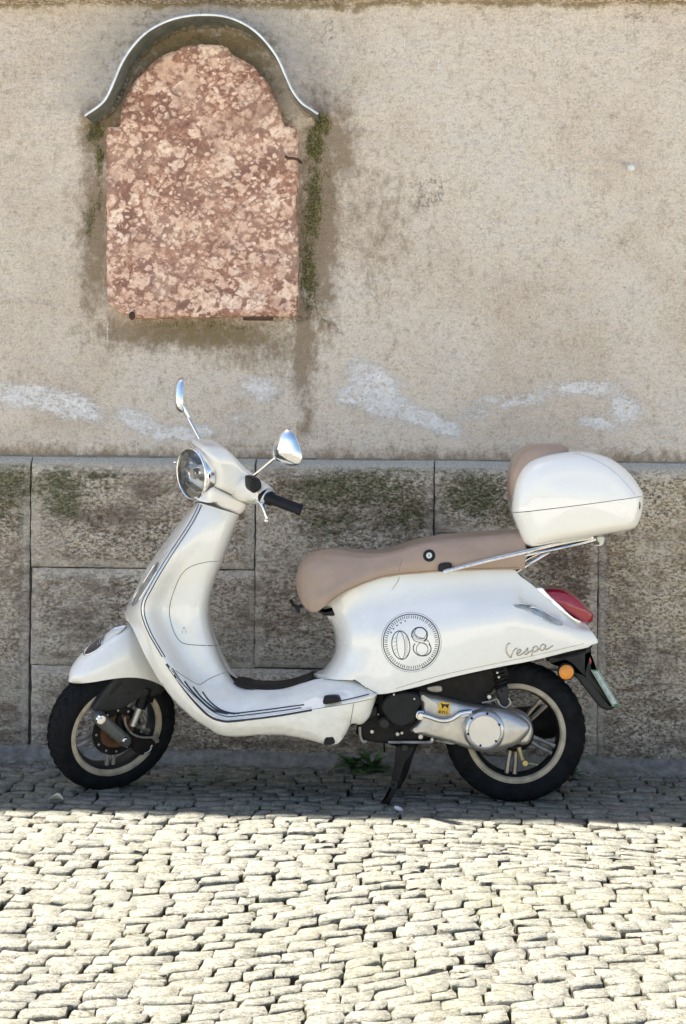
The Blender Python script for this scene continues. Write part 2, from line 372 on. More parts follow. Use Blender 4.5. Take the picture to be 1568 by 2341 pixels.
N = NT('tooled_stone', Roughness=.88); v = N.coord(); vr = N.coord((1, 1, 1), (0, R_(28), 0))
tool = N.noise(N.n('Mapping', 0, Vector=v, Scale=(1, 1, 1.6)), 72, 4, .72, .3)
n1 = N.noise(v, 4, 6, .65); n3 = N.noise(v, 170, 5, .7); nl = N.noise(N.n('Mapping', 0, Vector=v, Scale=(1, 1, 2.6)), 14, 8, .75)
info = N.t.nodes.new('ShaderNodeObjectInfo').outputs['Random']
c = N.mix(info, (.60, .465, .33), (.78, .66, .51))
c = N.mix(N.ramp(n1, [(.4, 0.), (.65, 1.)]), c, (.50, .39, .29))
c = N.mix(N.math('MULTIPLY', N.attr('salt'), .9), c, N.mix(N.ramp(n1, [(.35, 0.), (.6, 1.)]), (.80, .68, .50), (.64, .48, .29)))
c = N.mix(N.ramp(tool, [(.38, .95), (.46, .6), (.50, 0.)]), c, (.10, .10, .072))
c = N.mix(N.ramp(tool, [(.52, 0.), (.60, .75)]), c, (.92, .83, .69))
c = N.mix(N.math('MULTIPLY', N.ramp(N.noise(v, 2.6, 5, .65), [(.44, 0.), (.62, 1.)]), .5), c, (.62, .54, .43))
c = N.mix(N.math('MULTIPLY', N.ramp(N.noise(N.n('Mapping', 0, Vector=v, Scale=(1, 1, 2.2), Location=(3, 0, 1)), 7, 8, .8), [(.50, 0.), (.60, 1.)]), .5), c, (.17, .105, .07))
c = N.mix(N.attr('margin'), c, N.mix(N.ramp(n3, [(.4, 0.), (.6, 1.)]), c, (.52, .475, .40)))
c = N.mix(N.math('MULTIPLY', N.thr(N.attr('stain'), nl, 2.2), .62), c, (.10, .062, .042))
mos = N.math('ADD', N.math('MULTIPLY_ADD', N.math('SUBTRACT', N.noise(N.n('Mapping', 0, Vector=v, Scale=(1, 1, 1.8)), 22, 10, .85, .8), .5), 7., -.55), N.math('MULTIPLY', N.attr('moss'), 1.7), clamp=True)
c = N.mix(N.math('MULTIPLY', mos, .85), c, N.ramp(tool, [(.38, (.025, .022, .010)), (.52, (.085, .095, .022)), (.66, (.22, .21, .12))]))
c = N.mix(N.ramp(N.noise(v, 26, 5, .7), [(.24, .85), (.30, 0.)]), c, (.035, .022, .018))
c = N.mix(N.attr('top'), c, N.mix(N.ramp(n3, [(.4, 0.), (.6, 1.)]), (.36, .335, .28), (.60, .56, .47)))
N.set(N.b, 'Base Color', c)
amp = N.math('SUBTRACT', 1., N.math('MULTIPLY', N.attr('margin'), .55))
N.set(N.b, 'Normal', N.bump(N.math('MULTIPLY', N.math('ADD', tool, N.math('MULTIPLY', n3, .35)), amp), .8, .016)); stonem = N.m

N = NT('red_breccia', Roughness=.72); v0 = N.coord((1, .6, 1.15), (0, R_(-32), 0))
wv = N.n('VectorMath', 0, {'operation': 'MULTIPLY_ADD'}, Vector=v0)
nd = N.t.nodes.new('ShaderNodeTexNoise'); N.t.links.new(v0, nd.inputs['Vector']); nd.inputs['Scale'].default_value = 22; nd.inputs['Detail'].default_value = 6
def warp(vec, amt):
    a = N.t.nodes.new('ShaderNodeVectorMath'); a.operation = 'SUBTRACT'; N.t.links.new(nd.outputs['Color'], a.inputs[0]); a.inputs[1].default_value = (.5, .5, .5)
    b = N.t.nodes.new('ShaderNodeVectorMath'); b.operation = 'SCALE'; N.t.links.new(a.outputs[0], b.inputs[0]); b.inputs['Scale'].default_value = amt
    d = N.t.nodes.new('ShaderNodeVectorMath'); d.operation = 'ADD'; N.t.links.new(vec, d.inputs[0]); N.t.links.new(b.outputs[0], d.inputs[1]); return d.outputs[0]
def clast(scale, amt, lo, hi, sel):
    w_ = warp(v0, amt); n = N.t.nodes.new('ShaderNodeTexVoronoi'); n.feature = 'F1'; N.t.links.new(w_, n.inputs['Vector']); n.inputs['Scale'].default_value = scale
    k = N.ramp(n.outputs['Distance'], [(lo, 1.), (hi, 0.)])
    sp = N.t.nodes.new('ShaderNodeSeparateColor'); N.t.links.new(n.outputs['Color'], sp.inputs[0])
    return N.math('MULTIPLY', k, N.ramp(sp.outputs[0], [(sel, 0.), (sel+.05, 1.)])), sp.outputs[1]
nf = N.noise(v0, 60, 7, .7); nb = N.noise(v0, 7, 5, .6)
c = N.ramp(nf, [(.36, (.20, .09, .06)), (.5, (.42, .215, .145)), (.64, (.64, .39, .27))])
c = N.mix(N.ramp(nb, [(.38, .8), (.6, 0.)]), c, (.20, .095, .07))
def frag(scale, amt, lo, hi, sel, seed):
    w_ = warp(v0, amt); mp_ = N.n('Mapping', 0, Vector=w_, Location=(seed, seed, 0)); e_ = N.n('TexVoronoi', 0, {'feature': 'DISTANCE_TO_EDGE'}, Vector=mp_, Scale=scale)
    n = N.t.nodes.new('ShaderNodeTexVoronoi'); N.t.links.new(mp_, n.inputs['Vector']); n.inputs['Scale'].default_value = scale
    sp = N.t.nodes.new('ShaderNodeSeparateColor'); N.t.links.new(n.outputs['Color'], sp.inputs[0])
    e2 = N.math('ADD', e_, N.math('MULTIPLY', N.math('SUBTRACT', nf, .5), .22))
    return N.math('MULTIPLY', N.ramp(e2, [(lo, 0.), (hi, 1.)]), N.ramp(sp.outputs[0], [(sel, 0.), (sel+.05, 1.)])), sp.outputs[1]
for sc, am, lo, hi, sel, sd_ in ((52, .012, .10, .22, .50, 3.), (30, .02, .12, .22, .40, 7.), (19, .035, .10, .20, .52, 1.), (12.5, .05, .08, .16, .74, 5.)):
    k, rc = frag(sc, am, lo, hi, sel, sd_)
    cc = N.mix(rc, (.74, .49, .36), (.95, .76, .61)); cc = N.mix(N.ramp(nf, [(.40, .8), (.54, 0.)]), cc, (.46, .25, .165))
    c = N.mix(N.math('MULTIPLY', k, .9), c, cc)
c = N.mix(N.math('MULTIPLY', N.ramp(N.noise(v0, 4.5, 4, .6), [(.45, 0.), (.65, 1.)]), .22), c, (.76, .58, .44)); c = N.mix(N.math('MULTIPLY', N.ramp(N.noise(v0, 6.5, 6, .7), [(.36, 1.), (.47, 0.)]), .55), c, (.22, .11, .08))
vein = N.n('TexVoronoi', 0, {'feature': 'DISTANCE_TO_EDGE'}, Vector=warp(v0, .06), Scale=12.)
c = N.mix(N.math('MULTIPLY', N.ramp(vein, [(.0, .6), (.03, 0.)]), N.ramp(nb, [(.5, 0.), (.6, 1.)])), c, (.23, .10, .07))
c = N.mix(N.ramp(N.noise(v0, 15, 8, .8), [(.27, .9), (.32, 0.)]), c, (.09, .045, .03))
N.set(N.b, 'Base Color', c); N.set(N.b, 'Normal', N.bump(nf, .5, .006)); marble = N.m

N = NT('weathered_mortar', Roughness=.95); v = N.coord()
a = N.noise(v, 30, 7, .7); b_ = N.noise(v, 9, 4)
c = N.ramp(a, [(.3, (.12, .11, .095)), (.7, (.30, .285, .255))]); c = N.mix(N.ramp(b_, [(.55, 0.), (.66, .5)]), c, (.06, .08, .02))
N.set(N.b, 'Base Color', c); N.set(N.b, 'Normal', N.bump(a, .6, .01)); mortar = N.m

N = NT('pale_sett_stone', Roughness=.85); v = N.n('NewGeometry', 0)
info = N.t.nodes.new('ShaderNodeObjectInfo').outputs['Random']
isl = N.n('NewGeometry', 8)
a = N.noise(v, 70, 7, .75, .4); b_ = N.noise(v, 7, 3); f = N.noise(v, 260, 4, .7)
c = N.ramp(N.noise(v, 11, 1), [(.35, (.22, .215, .185)), (.5, (.28, .27, .225)), (.65, (.33, .305, .245))])
c = N.mix(N.ramp(a, [(.40, .9), (.54, 0.)]), c, (.095, .092, .062)); c = N.mix(N.ramp(f, [(.52, 0.), (.62, .6)]), c, (.50, .48, .43))
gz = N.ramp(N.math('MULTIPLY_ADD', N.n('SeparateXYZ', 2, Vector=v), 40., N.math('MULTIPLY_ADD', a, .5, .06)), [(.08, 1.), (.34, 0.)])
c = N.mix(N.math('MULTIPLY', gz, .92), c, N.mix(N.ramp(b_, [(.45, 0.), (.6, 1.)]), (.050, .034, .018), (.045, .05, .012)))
c = N.mix(N.math('MULTIPLY', N.ramp(N.noise(v, 2.3, 4, .6), [(.45, 0.), (.7, 1.)]), .30), c, (.22, .215, .12))
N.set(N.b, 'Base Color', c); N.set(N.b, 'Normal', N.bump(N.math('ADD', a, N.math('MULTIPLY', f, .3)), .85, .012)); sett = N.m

N = NT('joint_sand', Roughness=1.); v = N.coord()
a = N.noise(v, 120, 6, .7); b_ = N.noise(v, 6, 5, .6)
c = N.ramp(a, [(.3, (.035, .025, .018)), (.7, (.13, .095, .06))]); c = N.mix(N.ramp(b_, [(.50, 0.), (.6, .8)]), c, (.05, .075, .015))
N.set(N.b, 'Base Color', c); N.set(N.b, 'Normal', N.bump(a, .8, .01)); sand = N.m
N = NT('far_paving', Roughness=.9); v = N.coord()
e_ = N.n('TexVoronoi', 0, {'feature': 'DISTANCE_TO_EDGE'}, Vector=v, Scale=9.)
c = N.ramp(N.noise(v, 20, 6), [(.3, (.40, .37, .31)), (.7, (.54, .50, .42))]); c = N.mix(N.ramp(e_, [(.03, 1.), (.08, 0.)]), c, (.10, .08, .05))  # unseen street paving, set paler than the setts to bounce more light
N.set(N.b, 'Base Color', c); farp = N.m

# ------------------------------------------------------------------ ground
def struct(o): o['kind'] = 'structure'; return o
mb = MB(); mb.add([(-150, -150, -.034), (150, -150, -.034), (150, 150, -.034), (-150, 150, -.034)], [(0, 1, 2, 3)])
struct(obj('ground', mb, farp, sharp=None))
gx = np.linspace(-2.6, 2.6, 105); gy = np.linspace(-3.6, .56, 84)
Gd = [[(x, y, -.020+.010*(vnoise(np.array(x*14), np.array(y*14), 5)-.5)) for x in gx] for y in gy]
pave = struct(obj('pavement', MB().grid(Gd), sand, sharp=None))

stones = []
def warpy(x, v):
    near = np.clip((-.35-v)/.9, 0, 1); near = near*near*(3-2*near)
    w = .035*math.sin(x*3.1+1.)+near*(.11*math.sin(x*2.2+.4+v*.5)+.17*max(0, x+.1)*1.0+.035*x)
    return v+w*(1-.0*near)+.006*math.sin(x*17+v*9)
vv = -3.75; row = 0
while vv < .52:
    pitch = random.uniform(.049, .065); u = -2.7+random.uniform(0, .1)
    while u < 2.7:
        ln = random.uniform(.068, .118) if random.random() < .9 else random.uniform(.045, .06)
        gp = .0008+.0095*random.random()**4
        q = []
        for (uu, ww) in ((u+gp, vv+gp*.8), (u+ln-gp*.3, vv+gp*.8), (u+ln-gp*.3, vv+pitch-gp*.4), (u+gp, vv+pitch-gp*.4)):
            uu += random.uniform(-.004, .004); ww += random.uniform(-.004, .004)
            sk = .25*near_s if (near_s := float(np.clip((-.5-ww)/1., 0, 1))) > 0 and uu > 0 else 0
            q.append((uu-.15*sk*(ww-vv), warpy(uu, ww)))
        q = np.array(q)
        if q[:, 1].max() < .462: stones.append(q)
        u += ln
    vv += pitch; row += 1
def stone_mesh(q):
    c = q.mean(0); h = .004+random.uniform(-.0045, .0045); tx, ty = random.uniform(-.06, .06), random.uniform(-.07, .07)
    P = []
    for a0, b0 in ((0, 1), (1, 2), (2, 3), (3, 0)):
        A, B = q[a0], q[b0]
        for t in (.07, .5, .93):
            p = A*(1-t)+B*t; p = p+rng.normal(0, .0028, 2)
            if t != .5: p = p+(c-p)*.02
            P.append(p)
    P = np.array(P); vs = []; n = len(P)
    for sc, z in ((1., -.03), (.998, h-.0035), (.955, h)):
        for p in P:
            r = c+(p-c)*sc; vs.append((r[0]-c[0], r[1]-c[1], z+(tx*(r[0]-c[0])+ty*(r[1]-c[1]))*(z > -.02)+(rng.normal(0, .0011) if z == h else 0)))
    vs.append((0, 0, h+.0012+random.uniform(-.0015, .0015))); fs = []
    for k in range(2):
        for j in range(n): fs.append((k*n+j, k*n+(j+1) % n, (k+1)*n+(j+1) % n, (k+1)*n+j))
    for j in range(n): fs.append((2*n+j, 2*n+(j+1) % n, 3*n))
    return c, vs, fs
def inview(c):
    d = np.array([c[0], c[1], 0])-cam_pos; zf = d@c_f; X = PX+FL*(d@c_r)/zf; Y = PY-FL*(d@c_u)/zf
    return -60 < X < 1628 and Y < 2390, zf
order = []
for q in stones:
    ok, zf = inview(q.mean(0)); order.append((0 if ok else 1, zf, q))
order.sort(key=lambda t: (t[0], t[1]))
rest = MB()
for i, (o_, zf, q) in enumerate(order):
    c, vs, fs = stone_mesh(q)
    if i < 300:
        me = bpy.data.meshes.new('cobblestone'); me.from_pydata(vs, [], fs)
        for p in me.polygons: p.use_smooth = True
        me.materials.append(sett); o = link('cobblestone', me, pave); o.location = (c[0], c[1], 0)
        # own frame so the stone's grain differs
        o.rotation_euler = (0, 0, 0)
    else:
        rest.add([(x+c[0], y+c[1], z) for x, y, z in vs], fs)
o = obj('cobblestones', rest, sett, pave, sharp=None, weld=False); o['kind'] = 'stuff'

# ------------------------------------------------------------------ wall
wall = thing('street_wall', 'tall weathered beige plaster wall over a plinth of large tooled stone blocks', 'wall', (0, WY, 0))
def attr_mesh(name, xs, zs, yf, mat, parent, F, extra=None, close=.0):
    X, Z = np.meshgrid(xs, zs); Y = yf(X, Z); n, k = X.shape
    V = np.stack([X, Y, Z], -1).reshape(-1, 3)
    idx = np.arange(n*k).reshape(n, k); f = np.stack([idx[:-1, :-1], idx[:-1, 1:], idx[1:, 1:], idx[1:, :-1]], -1).reshape(-1, 4)
    me = bpy.data.meshes.new(name); fl = F(X, Z)
    if extra: fl.update(extra(X, Z))
    vs = V.tolist(); fs = f.tolist()
    if close:
        b = [int(i) for i in list(idx[0])+list(idx[1:, -1])+list(idx[-1, -2::-1])+list(idx[-2:0:-1, 0])]
        o_ = len(vs); vs += [[V[i][0], Y.max()+close, V[i][2]] for i in b]; kk = len(b)
        fs += [[b[(j+1) % kk], b[j], o_+j, o_+(j+1) % kk] for j in range(kk)]
    if close:                                   # ragged edges: no ruler-straight joints
        va_ = np.array(vs); ax_, az_ = va_[:, 0], va_[:, 2]; mxx = np.minimum(ax_-xs[0], xs[-1]-ax_) < .012; 
        va_[:, 0] += np.where(mxx, 1, 0)*.0035*(vnoise(az_*38, ax_*0+round(xs[0]*7), 9)-.35)*np.where(ax_-xs[0] < .02, 1, -1)
        mzz = np.minimum(az_-zs[0], zs[-1]-az_) < .012
        va_[:, 2] += np.where(mzz & (zs[-1] < 1.1), 1, 0)*.0030*(vnoise(ax_*38, az_*0+round(zs[0]*7), 10)-.35)*np.where(az_-zs[0] < .02, 1, -1)
        vs = va_.tolist()
    me.from_pydata(vs, [], fs)
    for key, arr in fl.items():
        a_ = me.attributes.new(key, 'FLOAT', 'POINT'); d = np.zeros(len(vs), 'f'); d[:n*k] = np.broadcast_to(arr, X.shape).ravel(); a_.data.foreach_set('value', d)
    for p in me.polygons: p.use_smooth = True
    me.set_sharp_from_angle(angle=R_(50)); me.materials.append(mat); return link(name, me, parent)

hood_px = [(196, 268), (204, 262), (222, 250), (240, 234), (253, 212), (265, 184), (282, 145), (305, 110), (335, 79), (372, 57), (410, 44), (455, 38), (505, 40), (545, 52), (580, 73), (610, 103), (634, 138), (652, 178), (668, 212), (688, 238), (708, 252), (726, 264)]
hp = cr(hood_px, 80)
hood_out = np.array([[*wxz(X, Y, .34)] for X, Y in hp])      # x,z of the front edge (0.18 m proud of the wall)
def hood_dist(x, z):
    d = np.full(x.shape, 9.)
    for a in hood_out[::3]: d = np.minimum(d, np.hypot(x-a[0], z-a[1]))
    cx, cz = hood_out[:, 0].mean(), hood_out[0, 1]
    return d
zt, zb = wxz(784, 6)[1], 1.125
xs = np.concatenate([np.linspace(-9, -1.6, 40)[:-1], np.linspace(-1.6, 1.6, 460), np.linspace(1.6, 9, 40)[1:]])
zs = np.linspace(zb, zt, 270)
hx = np.interp
def plaster_y(x, z):
    b = .010*(fbm(x*2.2, z*2.2, 3, 11)-.5)+.009*(fbm(x*9, z*11, 3, 21)-.5)+.0045*(fbm(x*45, z*60, 3, 31)-.5)
    cx, cz = (hood_out[:, 0].min()+hood_out[:, 0].max())/2, hood_out[0, 1]
    d = hood_dist(x, z)
    zc = np.interp(x, hood_out[:, 0], hood_out[:, 1], left=-9, right=-9)
    outside = (z > zc)
    fil = np.clip(1-d/.11, 0, 1)*np.clip((z-cz+.03)/.06, 0, 1)
    return WY+b-np.where(outside | (zc < 0), fil*fil*.075, 0.)
attr_mesh('plaster', xs, zs, plaster_y, plasterm, wall, fields)
# upper wall and cornice; unseen overhang added above the frame to shade the scooter
mb = MB(); mb.box((0, WY+.15, (zt+.012+8)/2+.02), (9, .15, (8-zt)/2)); up = obj('upper_plaster', mb, plasterm, wall, sharp=30)
mb = MB(); Gc = []
for x in np.linspace(-9, 9, 600):
    Gc.append([(x, WY+.02, zt-.004), (x, WY-.045+.004*vnoise(np.array(x*20), np.array(0.), 4), zt+.004+.004*vnoise(np.array(x*9), np.array(3.), 4)), (x, WY-.055, zt+.016), (x, WY-.055, zt+.11), (x, WY+.02, zt+.13)])
mb.grid(Gc); obj('cornice', mb, stonem, wall, sharp=30)
mb = MB(); mb.box((0, .40, 8.03), (9.3, .43, .05)); obj('shade_eave', mb, mortar, wall, sharp=30)
mb = MB(); mb.box((0, WY+.75, 4), (9, .6, 4)); obj('wall_core', mb, mortar, wall, sharp=30)

# plinth blocks (px outlines: x0,x1 at top / bottom, y0,y1)
def block(X0, X1, Y0, Y1, topcourse=False, z0=None):
    PYF = .478
    x0, z1 = wxz(X0, Y0, PYF); x1 = wxz(X1, Y0, PYF)[0]; zl = wxz((X0+X1)/2, Y1, PYF)[1] if z0 is None else z0
    zu = 1.098 if topcourse else wxz((X0+X1)/2, Y0, PYF)[1]
    g_ = .0022; x0 += g_; x1 -= g_; zl += g_; zu -= g_*(not topcourse)
    nx = max(12, min(160, int((x1-x0)/.009))); nz = max(10, int((zu-zl)/.009))
    xs = np.linspace(x0, x1, nx); zs = np.linspace(zl, zu, nz)
    if topcourse: zs = np.concatenate([zs, [zu+.006, zu+.016, zu+.030, 1.133]])
    mw = .028
    def yf(x, z):
        e = np.minimum(np.minimum(x-x0, x1-x), np.minimum(z-zl, zu-z)); e = np.where(z > zu, 0, e)
        inner = np.clip((e-mw)/.012, 0, 1); rough = fbm(x*26, z*40, 4, 77)-.5
        r = PYF-.004*inner-(.012*rough)*inner-.003*rough+.006*np.clip(1-e/.006, 0, 1)*(z <= zu)+.006*(fbm(x*3, z*3, 2, 8)-.5)
        pit = np.clip(fbm(x*60, z*75, 2, 99)-.68, 0, 1)*.05*inner
        return r+pit+np.clip((z-zu)/.035, 0, 1.)*.050*(z > zu)
    def ex(x, z):
        e = np.minimum(np.minimum(x-x0, x1-x), np.minimum(z-zl, zu-z))
        return dict(margin=np.clip(1-(e-.02)/.015, 0, 1), top=np.clip((z-zu+.004)/.01, 0, 1)*topcourse)
    return attr_mesh('stone_block', xs, zs, yf, stonem, wall, pfields, ex, close=.05)
ZB = -.02
block(-900, -420, 1050, 1740, True, ZB); block(-420, 70, 1055, 1740, True, ZB)
block(70, 584, 1062, 1300, True); block(70, 584, 1300, 1525); block(70, 880, 1526, 1745, z0=ZB)
block(584, 993, 1062, 1530, True); block(880, 1368, 1530, 1745, z0=ZB)
block(993, 1369, 1062, 1221, True); block(993, 1369, 1221, 1530)
block(1369, 1980, 1062, 1745, True, ZB); block(1980, 2600, 1062, 1745, True, ZB)
mb = MB(); mb.box((-5.3, .53, .56), (3.0, .05, .57)); mb.box((5.8, .53, .56), (2.9, .05, .57)); mb.box((0, .535, .55), (3.0, .02, .58)); obj('joint_mortar', mb, mortar, wall, sharp=30)
# sloping mortar skirt at the foot
G_ = []
for x in np.linspace(-2.7, 2.7, 300):
    a = .018*(vnoise(np.array(x*5), np.array(1.), 3)-.5)+.008*(vnoise(np.array(x*40), np.array(2.), 3)-.5)
    wdt = .085+.02*math.sin(x*2)+a
    G_.append([(x, .480, .050+a*.5), (x, .455, .034+a*.4), (x, .480-wdt*.6, .018), (x, .480-wdt, .006+a*.2), (x, .475-wdt, -.03)])
obj('mortar_skirt', MB().grid(G_), mortar, wall, sharp=None)

# ------------------------------------------------------------------ tablet and hood
tab = thing('marble_tablet', 'red and cream breccia stone tablet with a rounded top set in the wall', 'tablet', (*wxz(460, 728)[:1], WY-.02, wxz(460, 728)[1]))
TO = [(243, 291), (272, 290), (275, 262), (284, 228), (298, 198), (318, 170), (345, 145), (362, 130), (385, 118), (405, 114), (420, 104), (440, 101), (470, 100), (500, 102), (520, 108), (532, 126), (556, 136), (582, 152), (604, 178), (622, 208), (636, 240), (645, 276), (648, 288), (678, 289), (681, 340), (681, 400), (676, 470), (680, 560), (681, 650), (678, 715), (668, 724), (560, 722), (470, 726), (380, 726), (300, 728), (276, 716), (258, 704), (244, 690), (243, 600), (241, 480), (242, 380)]
TY = .455
dn = dense(TO, 260); q = np.array([[*wxz(X, Y, TY)] for X, Y in dn]); q += rng.normal(0, .0011, q.shape)
# tablet as a filled relief surface
from mathutils.geometry import delaunay_2d_cdt
gxs = np.arange(q[:, 0].min(), q[:, 0].max(), .011); gzs = np.arange(q[:, 1].min(), q[:, 1].max(), .011)
pts = [Vector(p) for p in q.tolist()]+[Vector((a+random.uniform(-.002, .002), b+random.uniform(-.002, .002))) for a in gxs for b in gzs]
vo, eo, fo, *_ = delaunay_2d_cdt(pts, [], [list(range(len(q)))], 1, 1e-5)
va = np.array([[p.x, p.y] for p in vo]); ed = np.array([np.min(np.hypot(q[:, 0]-a, q[:, 1]-b)) for a, b in va])
zz = TY+.010*np.clip(1-ed/.014, 0, 1)**2-.014*(fbm(va[:, 0]*9, va[:, 1]*9, 4, 5)-.5)-.007*(fbm(va[:, 0]*34, va[:, 1]*34, 3, 15)-.5)
mb = MB(); mb.add([(a, y_, b) for (a, b), y_ in zip(va, zz)], [tuple(f) for f in fo])
used = set(i for f in fo for i in f)
n0 = len(mb.v); K = len(q)
ring1 = [(p[0], TY+.010, p[1]) for p in q]; ring2 = [(p[0], WY+.02, p[1]) for p in q]
mb.add(ring1+ring2, [(j, (j+1) % K, K+(j+1) % K, K+j) for j in range(K)])
obj('slab', mb, marble, tab, sharp=50)
mb = MB(); P = [pt(I4, X, Y, -.44+dw) for X, Y, dw in ((652, 358, 0), (658, 362, .012), (668, 362, .015), (680, 364, .012), (688, 372, -.03))]
mb.tube(P, .0055); obj('iron_hook', mb, iron, tab)
mb = MB(); mb.ball(pt(I4, 302, 722, -.455), (.012, .01, .016)); obj('iron_pin', mb, iron, tab); mb = MB(); mb.box(pt(I4, 590, 729, -.47), (.055, .015, .006)); obj('iron_pin', mb, iron, tab)
hood = thing('tablet_hood', 'curved grey zinc sheet hood projecting over the top of the red tablet', 'hood', (hood_out[0, 0], WY, hood_out[0, 1]))
H = MB(); nh = len(hood_out); d = np.gradient(hood_out, axis=0); nn = np.stack([-d[:, 1], d[:, 0]], 1); nn /= np.linalg.norm(nn, axis=1)[:, None]
outer = hood_out+nn*.004
G_ = []
for i in range(nh):
    a, b = hood_out[i], outer[i]
    G_.append([(a[0], WY+.02, a[1]), (a[0], .34, a[1]), (a[0], .335, a[1]-.0), (b[0], .335, b[1]), (b[0], .345, b[1]), (b[0], WY+.02, b[1]+.006)])
H.grid(G_); obj('sheet', H, zinc, hood, sharp=40)
H = MB(); H.tube([(b[0], .336, b[1]+.001) for b in outer], .0048, 8); obj('rolled_edge', H, simple('bright_zinc', (.72, .77, .80), .3, .5, .15), hood)
plug = MB(); c0 = pt(I4, 1442, 385, -.51); plug.lathe(I4, c0, (0, -1, 0), [(0, .022), (.008, .021), (.0135, .015), (.0145, .004), (.0145, -.02)], 24)
tag(obj('wall_plug', plug, white), 'small white round plug sticking out of the plain plaster at the right', 'plug')

# ------------------------------------------------------------------ scooter
sc = thing('scooter', 'cream motor scooter with tan seat and top case on its centre stand', 'scooter', (-.1, 0, 0))
M = I4
TH = R_(37)
A1, A0 = pt(I4, 250, 1665, 0), pt(I4, 500, 1130, 0); ax = (A0-A1)/np.linalg.norm(A0-A1)
ms = Matrix.Translation(Vector(A0))@Matrix.Rotation(TH, 4, Vector(ax))@Matrix.Translation(-Vector(A0))
MS = np.array(ms)
def comps(mbx):
    par = list(range(len(mbx.v)))
    key = {}
    for i, p in enumerate(mbx.v):
        k_ = (round(p[0], 5), round(p[1], 5), round(p[2], 5))
        par[i] = key.setdefault(k_, i)
    def fd(a):
        while par[a] != a: par[a] = par[par[a]]; a = par[a]
        return a
    for f in mbx.f:
        a = fd(f[0])
        for b in f[1:]: par[fd(b)] = a
    out = {}
    for f in mbx.f: out.setdefault(fd(f[0]), []).append(f)
    res = []
    for fs in out.values():
        n = MB(); mp = {}
        for f in fs:
            for i in f:
                if i not in mp: mp[i] = len(n.v); n.v.append(mbx.v[i])
            n.f.append(tuple(mp[i] for i in f))
        res.append(n)
    return res
KEEP = {'tyre', 'lens', 'number_badge', 'script_lettering', 'plate_print', 'sticker_print', 'tread', 'crest_rib', 'glovebox_mark', 'lamp_divider', 'engine_block', 'centre_stand', 'rear_shock', 'damper_spring', 'light_bezel', 'rack'}
STUFF = {'number_badge', 'script_lettering', 'plate_print', 'sticker_print', 'tread', 'crest_rib', 'glovebox_mark'}
def P(part, mbx, mat, parent=sc, **k):
    if part not in KEEP:
        cs = comps(mbx)
        if len(cs) > 1:
            os_ = [obj(part, c_, mat, parent, **k) for c_ in cs]; return os_[0]
    o_ = obj(part, mbx, mat, parent, **k)
    if part in STUFF: o_['kind'] = 'stuff'
    return o_
def both(G): return [[mir(M, p) for p in r] for r in G]

# ---- legshield + floor inner surface
Acur = [(458, 1150, .10), (435, 1195, .13), (383, 1275, .185), (345, 1339, .205), (324, 1388, .212), (337, 1440, .212), (372, 1502, .21), (402, 1545, .205), (446, 1602, .20), (485, 1637, .20), (525, 1648, .20), (630, 1638, .20), (715, 1623, .20), (790, 1607, .20), (862, 1587, .19)]
Bcur = [(547, 1177, .03), (534, 1210, .03), (509, 1280, .03), (488, 1335, .03), (477.5, 1385, .03), (481, 1430, .03), (498, 1485, .03), (519, 1532, .04), (545, 1567, .07), (597, 1577, .09), (650, 1574, .09), (705, 1557, .09), (740, 1551, .10), (803, 1555, .125), (860, 1583, .16)]
nA = 120
SA, SB = st(Acur, nA), st(Bcur, nA)
ss = [0, .03, .08, .14, .22, .3, .38, .46, .54, .62, .70, .78, .85, .90, .94, .97, .99, 1.]
def inner(i, s):
    q = i/(nA-1)*14; a, b = SA[i], SB[i]
    X, Y = a[0]+(b[0]-a[0])*s, a[1]+(b[1]-a[1])*s
    wl = np.interp(s, [0, .10, .24, .36, .55, .74], [a[2], a[2]-.010, .150, .122, .112, .104]) if q < 9 else 0
    wl = min(wl, a[2]) if q < 9 else wl
    if s > .74: wl = .104*math.sqrt(max(0, 1-((s-.74)/.26)**2))
    if q < 1.5: wl = a[2]*math.sqrt(max(0, 1-s*s))**.8
    wf = b[2]+(a[2]-b[2])*(1-s)**.85
    if q < 1.5: w1 = a[2]*math.sqrt(max(0, 1-s*s))**.8; 
    k = min(1, max(0, (q-6.8)/1.6)); k = k*k*(3-2*k)
    if q < 3: 
        k2 = min(1, max(0, q/3)); wt = a[2]*max(0, 1-s*s)**.45; wl2 = np.interp(s, [0, .10, .24, .36, .55, .74], [a[2], a[2]-.010, .150, .122, .112, .104]) if s <= .74 else .104*math.sqrt(max(0, 1-((s-.74)/.26)**2)); wl = wt*(1-k2)+min(wl2, a[2])*k2
    w = wl*(1-k)+wf*k
    return pt(M, X, Y, w)
def smooth_rows(G, it=2):
    G = [np.array(r) for r in G]
    A_ = np.array(G)
    for _ in range(it):
        B_ = A_.copy(); B_[:, 1:-1] = (A_[:, :-2]+2*A_[:, 1:-1]+A_[:, 2:])/4; A_ = B_
        B_ = A_.copy(); B_[1:-1] = (A_[:-2]+2*A_[1:-1]+A_[2:])/4; B_[:, 0] = A_[:, 0]; A_ = B_
    return A_
GI = smooth_rows([[inner(i, s) for s in ss] for i in range(nA)])
mb = MB(); mb.grid(GI); mb.grid(both(GI))
legshield = P('legshield', mb, paint, sharp=60); bmb = mb
